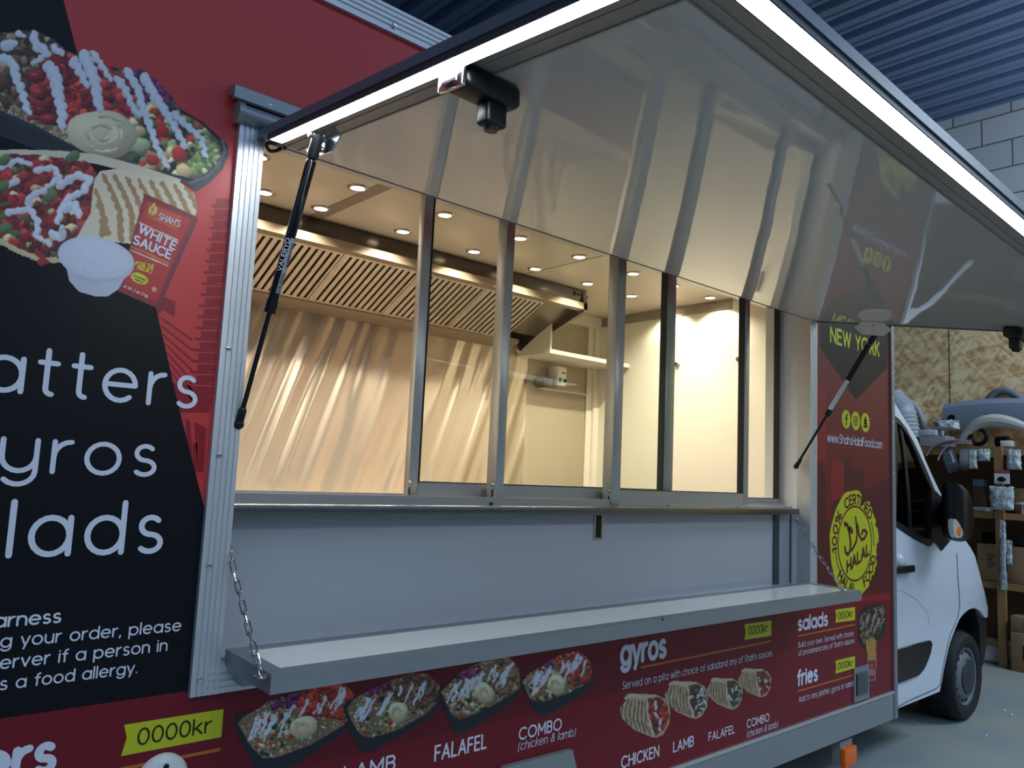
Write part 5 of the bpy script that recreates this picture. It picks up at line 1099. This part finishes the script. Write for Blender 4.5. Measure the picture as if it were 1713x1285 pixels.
# wheel
yW = .20; wc = at(1614, 1131, y=yW); RW = 1.45 + wc[2]; wx, wz = wc[0], wc[2]
wh = thing.__call__ and None
b = MB(); prof = [(RW * .64, .0), (RW * .68, -.012), (RW * .80, -.022), (RW * .90, -.020), (RW * .955, -.006), (RW * .985, .02), (RW, .05), (RW, .17), (RW * .985, .20), (RW * .93, .225), (RW * .80, .24), (RW * .64, .22)]
b.lathe(prof, (wx, yW, wz), (0, 1, 0), 72)
wheel = b.build('wheel', m_rubber, truck, 'front wheel with black tyre')
b = MB()
for r_ in range(5):
    for k in range(60):
        a = 2 * PI * (k + .5 * (r_ % 2)) / 60; y0 = yW + .028 + r_ * .034; c, s_ = math.cos(a), math.sin(a); c2, s2 = math.cos(a + .062), math.sin(a + .062)
        rr = RW + .0005; ro = RW + .006
        for (ra) in (ro,):
            P8 = [(wx + rr * c, y0, wz + rr * s_), (wx + rr * c2, y0 + .008, wz + rr * s2), (wx + rr * c2, y0 + .032, wz + rr * s2), (wx + rr * c, y0 + .024, wz + rr * s_)]
            Q8 = [(wx + (p[0] - wx) * ro / rr, p[1], wz + (p[2] - wz) * ro / rr) for p in P8]
            b.add(P8 + Q8, [(4, 5, 6, 7), (0, 1, 5, 4), (1, 2, 6, 5), (2, 3, 7, 6), (3, 0, 4, 7)])
b.build('tread_block', m_rubber, wheel)
b = MB(); b.lathe([(RW * .65, .02), (RW * .645, -.008), (RW * .61, -.004), (RW * .595, .012), (RW * .57, .014), (RW * .54, .006), (RW * .46, -.012), (RW * .42, -.016), (.0, -.016)], (wx, yW, wz), (0, 1, 0), 60); b.build('rim', mat('grey_steel_rim', (112, 118, 126), .5, .1), wheel)
b = MB()
for k in range(14):
    a = 2 * PI * k / 14; b.ball((wx + RW * .535 * math.cos(a), yW + .004, wz + RW * .535 * math.sin(a)), .014, .006, .014, 0, 10, 6)
b.build('rim_hole', m_blackp, wheel)
b = MB(); b.lathe([(0, -.034), (RW * .10, -.034), (RW * .13, -.030), (RW * .30, -.030), (RW * .385, -.025), (RW * .41, -.012)], (wx, yW, wz), (0, 1, 0), 48); b.build('hub_cap', mat('dark_hub_cap', (52, 56, 64), .5), wheel)
b = MB(); ar = [(wx + RW * 1.22 * math.cos(a), wz + RW * 1.22 * math.sin(a)) for a in np.linspace(-.3, PI + .3, 24)]
b.add([(p[0], .22, p[1]) for p in ar] + [(p[0], .62, p[1]) for p in ar], [(i, i + 1, 24 + i + 1, 24 + i) for i in range(23)], 0, True); b.add([(p[0], .62, p[1]) for p in ar], [tuple(range(24))]); b.build('wheel_arch_liner', m_seal, truck)
b = MB(); b.box(CX0, wx - .1, .35, 1.8, -1.22, -1.05); b.box(-1.5, 4.2, .35, 1.75, -1.2, -1.06); b.build('chassis', m_seal, truck)
for xr_ in (1.1, wx):
    for y_ in ((1.62,) if xr_ == wx else (.25, 1.55)):
        MB().lathe([(0, .0), (RW * .6, .0), (RW * .9, -.01), (RW, .03), (RW, .19), (RW * .9, .22), (0, .2)], (xr_, y_, -1.45 + RW), (0, 1, 0), 40).build('wheel', m_rubber, truck)
# ------------------------------------------------ workshop shelving along the end wall
SXF = 7.83
def xr(u0, v0, u1, v1, x):
    a_, e = at(u0, v0, x=x), at(u1, v1, x=x); m_ = at(u0, v1, x=x); k_ = at(u1, v0, x=x)
    return (min(a_[1], e[1]), max(a_[1], e[1]), min(m_[2], e[2]), max(a_[2], k_[2]))
z1_, z2_, z3_ = .427, -.150, -.750
su = thing('shelving_unit', 'pine-framed workshop shelving against the strand board wall', 'shelving', (8.05, .2, -1.45))
for z_ in (z1_, z2_, z3_):
    MB().box(SXF + .01, XE - .01, -1.6, 3.2, z_ - .02, z_).build('shelf_board', m_wood, su)
    MB().box(SXF - .02, SXF + .01, -1.6, 3.2, z_ - (.075 if z_ == z1_ else .055), z_ - .002).build('front_rail', m_wood, su)
for (y_) in (.585, -.75, 1.95, 3.1):
    MB().box(SXF - .06, SXF - .02, y_ - .032, y_ + .032, -1.45, z1_ - .002).build('post', m_wood, su)
MB().box(XE - .02, XE - .006, -1.6, 3.2, -1.3, z1_ - .03).build('shade_sheet', m_cardd, su)  # dark sheet over the strand board, shade behind the shelves as colour
def ibox(name, lab, cat, px, x, dx, m, group=None, bev=.004, zfloor=None, jig=0.0, build=True):
    y0, y1, z0, z1 = xr(*px, x)
    if zfloor is not None: z0 = zfloor
    b = MB(); b.box(x, x + dx, y0, y1, z0, z1, 0, bev)
    if jig:
        rr = random.Random(hash(name) & 255 if False else int(px[0])); b.v = [(p[0] + rr.uniform(-jig, jig), p[1] + rr.uniform(-jig, jig), p[2] + (rr.uniform(-jig, jig) if p[2] > z0 + .01 else 0)) for p in b.v]
    if not build: return b, (y0, y1, z0, z1)
    return tag(b.build(name, m), lab, cat, group)
def bag(name, lab, px, x, dx, m, zfloor=None, seed=1, lumps=0):
    y0, y1, z0, z1 = xr(*px, x); z0 = z0 if zfloor is None else zfloor; b = MB(); n = 10; r_ = random.Random(seed); g_ = {}
    vs_ = []; 
    for s_ in (0, 1):
        for i in range(n + 1):
            for j in range(n + 1):
                t, w = i / n, j / n; ed_ = min(t, 1 - t, w, 1 - w); bul = (1 - math.exp(-ed_ * 7)) * (1 - .5 * w) + r_.uniform(-.16, .16) * (ed_ > 0)
                vs_.append((x + dx / 2 + (-1 if s_ == 0 else 1) * dx / 2 * max(.04, bul), y0 + (y1 - y0) * t + r_.uniform(-.006, .006), z0 + (z1 - z0) * w + (r_.uniform(-.012, .012) if w > .85 else 0)))
    N = (n + 1) ** 2; fs = []
    for s_ in (0, 1):
        for i in range(n):
            for j in range(n): q = s_ * N + i * (n + 1) + j; fs.append((q, q + 1, q + n + 2, q + n + 1))
    b.add(vs_, fs, 0, True)
    for i in range(n):
        for (p_, q_) in ((i * (n + 1), (i + 1) * (n + 1)), (i * (n + 1) + n, (i + 1) * (n + 1) + n), (i, i + 1), (n * (n + 1) + i, n * (n + 1) + i + 1)): b.f.append([p_, q_, N + q_, N + p_]); b.m.append(0); b.sm.append(True)
    return tag(b.build(name, m, angle=70), lab, 'plastic bag')
# top shelf
x = 8.08
y0, y1, z0, z1 = xr(1575, 674, 1713, 712, x); b = MB(); prof = [(0, .02), (-.05, .0), (-.07, .08), (-.05, .20), (.0, .245), (.05, .235), (.07, .12), (.05, .02)]; m_ = []
ys = np.linspace(y1, y1 - 1.5, 14)
zb_ = z0 - .02
for k, yv in enumerate(ys): b.v += [(x + .07 + p[0] * 1.0, yv, zb_ + p[1] * (1 + .10 * math.sin(k * .5)) + .012 * k * .3) for p in prof]
n = len(prof)
for k in range(len(ys) - 1):
    for i in range(n): b.f.append([k * n + i, k * n + (i + 1) % n, (k + 1) * n + (i + 1) % n, (k + 1) * n + i]); b.m.append(0); b.sm.append(True)
b.f += [list(range(n)), [(len(ys) - 1) * n + i for i in range(n)]]; b.m += [0, 0]; b.sm += [False, False]
t = thing('bumper_cover', 'long blue-grey bumper cover with round holes lying along the top shelf', 'bumper', (x, (ys[0] + ys[-1]) / 2, zb_)); b.build('shell', m_greyp, t)
b = MB()
for (u, v) in ((1591.5, 699), (1651, 697.5)):
    p = at(u, v, x=x - .002); b.lathe([(0, -.004), (.030, -.004), (.034, .02)], (x - .002, p[1], p[2]), (1, 0, 0), 20)
b.build('round_hole', m_blackp, t)
def rib_hose(name, lab, pts, r, m, cat='hose', rib=True):
    P = []
    for a_, e in zip(pts, pts[1:]):
        for k in range(14): P.append(Vector(a_).lerp(Vector(e), k / 14))
    P.append(Vector(pts[-1])); b = MB(); b.tube(P, [r * (1 + (.12 if (k % 2 and rib) else 0)) for k in range(len(P))], 14); return tag(b.build(name, m, angle=60), lab, cat)
m_hose = mat('grey_duct_hose', (172, 180, 190), .5); m_wire = mat('grey_cable', (110, 118, 130), .5)
def arcpts(u0, v0, um, vm, u1, v1, x, n=12):
    a_, m_, e = at(u0, v0, x=x), at(um, vm, x=x), at(u1, v1, x=x); return [tuple((1 - t) ** 2 * a_ + 2 * t * (1 - t) * (2 * m_ - .5 * a_ - .5 * e) + t * t * e) for t in np.linspace(0, 1, n)]
rib_hose('duct_hose', 'pale ribbed duct hose leaning at the left of the top shelf', [tuple(at(1490, 662, x=8.09)), tuple(at(1511, 690, x=8.09)), tuple(at(1520, 738, x=8.09))], .11, m_hose)
rib_hose('duct_hose', 'smaller ribbed hose bending behind the plastic bag on the top shelf', arcpts(1505, 668, 1535, 685, 1550, 736, 8.27), .024, m_hose)
tag(MB().tube(arcpts(1646, 684, 1678, 654, 1722, 684, 8.25, 16), .036, 12).build('pipe_bend', m_wire), 'grey bent pipe standing behind the bumper cover', 'pipe')
b = MB(); P = arcpts(1609, 735, 1655, 704, 1730, 722, 7.87, 18); b.tube(P, [.03 + .03 * math.sin(PI * k / 17) for k in range(18)], 10); tag(b.build('trim_strip', mat('pale_trim', (190, 192, 184), .4)), 'pale curved trim strip lying in front of the bumper cover', 'trim strip')
b = MB()
for k in range(5):
    p = at(1636, 731, x=7.86 + .02 * k); b.tube([(7.86 + .022 * k, p[1] + (.075 - .004 * k) * math.cos(a), p[2] + .0 + (.075 - .004 * k) * math.sin(a)) for a in np.linspace(0, 2 * PI, 25)[:-1]], .011, 8, closed=True)
tag(b.build('cable_coil', m_blackp), 'black coil of cable on the front edge of the top shelf', 'cable coil')
b = MB(); p = at(1643, 738, x=7.86); b.lathe([(0, 0), (.045, 0), (.05, .02), (.05, .10), (0, .10)], (7.96, p[1] - .08, z1_ + .055), (0, -1, .0), 18); tag(b.build('black_canister', m_blackp), 'black canister lying beside the cable coil', 'canister')
ibox('paper_stack', 'stack of grey brochures on the top shelf below the plastic bag', 'paper stack', (1538, 729, 1582, 746), 7.86, .25, mat('brochures', (150, 152, 158), .6), zfloor=z1_ + .003, jig=.006)
b, q = ibox('paper_sheet', '', '', (1536, 719, 1566, 728.3), 7.88, .2, None, build=False); tag(b.build('paper_sheet', mat('white_paper', (204, 208, 214), .6)), 'white folded sheet on top of the brochures', 'paper')
bag('plastic_bag', 'clear lumpy plastic bag heaped above the brochures on the top shelf', (1556, 703, 1600, 718.5), 7.88, .15, m_bag, seed=4)
ibox('small_box', 'small white box on the top shelf above the pine post', 'box', (1673, 737, 1692, 746), 7.85, .1, m_white, zfloor=z1_ + .003)
m_w1 = mat('red_wire', (140, 70, 80), .5); m_w2 = mat('grey_wire', (150, 150, 156), .5)
for k, (pts, m_, lab) in enumerate(((((1626, 741), (1580, 742), (1551, 758)), m_w1, 'longest red wire end hanging over the shelf rail'), (((1624, 739), (1575, 740), (1549, 763)), m_w2, 'grey wire end hanging lowest at the left of the rail'), (((1626, 743), (1588, 745), (1569, 770)), m_w2, 'pale wire end hanging steeply over the middle of the rail'))):
    tag(MB().tube(arcpts(pts[0][0], pts[0][1], pts[1][0], pts[1][1], pts[2][0], pts[2][1], (7.80, 7.765, 7.73)[k]), .009, 8).build('loose_wire', m_), lab, 'wire')
# hung under the top shelf
def toggle(px0, px1, w, lab, x=7.785):
    a_, e = at(*px0, x=x), at(*px1, x=x); n0 = 0; b = MB(); A3, E3 = Vector(a_), Vector(e); b.bar(A3, E3, .012, w, (0, 1, .2)); b.bar(A3.lerp(E3, .1) - Vector((.02, 0, 0)), A3.lerp(E3, .6) - Vector((.02, 0, 0)), .02, w * .45, (0, 1, .2)); dd = (E3 - A3)
    o = tag(b.build('toggle_latch', m_chrome), lab, 'latch', 'hung toggle latches'); return o
toggle((1584, 752), (1597, 790), .11, 'chrome toggle latch with a tapered tongue hung under the top shelf')
toggle((1613, 751), (1612, 787), .07, 'narrow chrome toggle latch hung right of the tapered one')
bag('plastic_bag', 'curled clear bag of parts hung under the shelf right of the latches', (1618, 752, 1633, 784), 7.745, .05, m_bag, seed=7)
bag('plastic_bag', 'crumpled white bag hung under the shelf beside a yellow card', (1634, 752, 1654, 771), 7.745, .05, m_bag, seed=9)
bag('plastic_bag', 'tall clear bag of white parts hung right of the pine post', (1681, 752, 1706, 785), 7.745, .07, m_bag, seed=11)
ibox('card_tag', 'yellow-edged card hung just left of the pine post', 'card', (1655, 752, 1667, 765), 7.79, .01, mat('pale_yellow_card', (196, 192, 130), .6), bev=0)
t = thing('blister_pack', 'white blister card with a red top on the pine post', 'packet', (7.75, .6, .1)); y0, y1, z0, z1 = xr(1663, 787, 1689, 809, 7.755); MB().box(7.755, 7.762, y0, y1, z0, z1 - .03).build('card', m_white, t); MB().box(7.755, 7.762, y0, y1, z1 - .03, z1).build('header', mat('red_card', (170, 70, 66), .5), t); b = MB(); b.ball((7.75, (y0 + y1) / 2, (z0 + z1) / 2 - .02), .012, .035, .022); b.build('fitting', m_blackp, t)
ibox('carton', 'tall brown carton standing on the middle shelf behind the mirror', 'carton', (1627, 815, 1646, 856), 8.0, .15, m_cardd, zfloor=z2_ + .003)
ibox('grey_case', 'small grey case on the dark board above the tall brown carton', 'case', (1627, 802, 1645, 814), 8.02, .1, m_greyp)
ibox('carton', 'small carton with a white label behind the mirror head', 'carton', (1575, 814, 1589, 834), 8.0, .15, m_cardd)
bag('plastic_bag', 'big clear bag hung on the front of the post above the middle shelf', (1653, 815, 1694, 852), 7.685, .08, m_bag, seed=21)
ibox('sealed_packet', 'flat white packet on the middle shelf left of the big clear bag', 'packet', (1628, 849, 1649, 856), 7.85, .2, m_bag, zfloor=z2_ + .003)
ibox('carton', 'brown carton right of the big clear bag on the middle shelf', 'carton', (1697, 818, 1730, 856), 7.95, .2, m_card, zfloor=z2_ + .003)
b = MB(); p = at(1709, 844, x=7.86); b.lathe([(0, 0), (.05, .0), (.055, .012), (0, .02)], (7.88, p[1], p[2]), (0, 0, 1), 20); b.cyl((7.88, p[1], z2_ + .003), (7.88, p[1], p[2]), .006, 8); tag(b.build('disc_stand', m_white), 'white disc on a thin stem at the right of the middle shelf', 'disc')
# bottom shelf
t = thing('cardboard_box', 'large open cardboard box with printed lines on the bottom shelf', 'box', (8.0, .73, z3_)); b, q = ibox('carton', '', '', (1634, 912, 1672, 974), 7.85, .32, None, zfloor=z3_ + .003, build=False, bev=.006); b.build('carton', m_card, t)
b = MB()
for k in range(6):
    p = at(1652, 927 + 4.2 * k, x=7.849); e = at(1668 - (k % 3) * 4, 928 + 4.3 * k, x=7.849); b.box(7.847, 7.85, min(p[1], e[1]), max(p[1], e[1]), p[2] - .006, p[2] + .006)
b.build('printed_lines', m_cardd, t)
bag('black_bag', 'black bin bag slumped over the open cardboard box', (1634, 894, 1672, 914), 7.88, .26, m_blackp, zfloor=at(1650, 912, x=7.85)[2] + .012, seed=31)
ibox('cardboard_box', 'cardboard box right of the pine post on the bottom shelf', 'box', (1684, 918, 1730, 982), 7.86, .3, m_card, zfloor=z3_ + .003)
bag('foil_bag', 'dark shiny bag on top of the box right of the post', (1684, 902, 1726, 920), 7.9, .2, mat('dark_foil', (60, 64, 72), .2), zfloor=at(1705, 917, x=7.86)[2] + .012, seed=33)
bag('plastic_strip', 'long clear plastic sleeve hanging down the pine post', (1671, 872, 1683.5, 986), 7.735, .03, m_bag, seed=35)
bag('plastic_bag', 'small clear bag hanging beside the plastic sleeve', (1682, 906, 1692, 944), 7.745, .04, m_bag, seed=37)
# floor
t = thing('cardboard_box', 'taped cardboard box with a yellow mark on the floor beside the post', 'box', (8.0, .3, -1.45)); b, q = ibox('carton', '', '', (1690, 1064, 1735, 1112), 7.7, .35, None, zfloor=-1.45, build=False, bev=.006); b.build('carton', m_card, t); yA = q[1] - .09; zA = (q[2] + q[3]) / 2
b = MB(); b.box(7.697, 7.70, yA - .055, yA, zA - .06, zA + .06, 0); b.box(7.694, 7.697, yA - .085, yA - .045, zA - .01, zA + .035, 1); b.build('printed_mark', [m_maroon, m_yellow], t)
zt_ = q[3]; y0, y1, z0, z1 = xr(1690, 1036, 1735, 1062, 7.72)
t = thing('cardboard_box', 'flat cardboard box stacked on the taped box on the floor', 'box', (7.9, .3, zt_ + .002)); b = MB(); b.box(7.72, 8.02, y0, y1, zt_ + .002, z1, 0, .006); b.build('carton', m_card, t)
b = MB(); b.keepn = True; text_on(b, 'NO', (0, 0), (.09, 0), (0, .06), .008, lambda p: (7.716, y1 - .11 - p[0], zt_ + .05 + p[1])); b.build('lettering', m_seal, t)
t = MB(); p = at(1662, 1108, x=7.95); n0 = 0; t.box(-.01, .01, p[1] - .04, p[1] + .16, 0, .17); t.xform(0, lambda c: (7.95 + c[2] * .75 + c[0], c[1], -1.45 + c[2] * .66 + .004)); tag(t.build('white_board', m_white), 'white board leaning on the floor behind the front wheel', 'board')
k = 0
for (u, v, s_) in ((1694, 1121, .02), (1692, 1197, .012), (1680, 1190, .012), (1650, 1232, .01)):
    p = at(u, v, z=-1.45); b = MB(); b.ball((p[0], p[1], -1.45 + s_ * .4), s_, s_ * .8, s_ * .4, jit=.2, seed=k, n=8, k=5); k += 1
    tag(b.build('paper_scrap', m_white), ['white scrap on the floor by the pine post', 'white scrap on the floor right of the wheel', 'smaller white scrap left of its neighbour on the floor', 'white scrap on the floor nearest the truck'][k - 1], 'scrap', 'scraps on the floor')
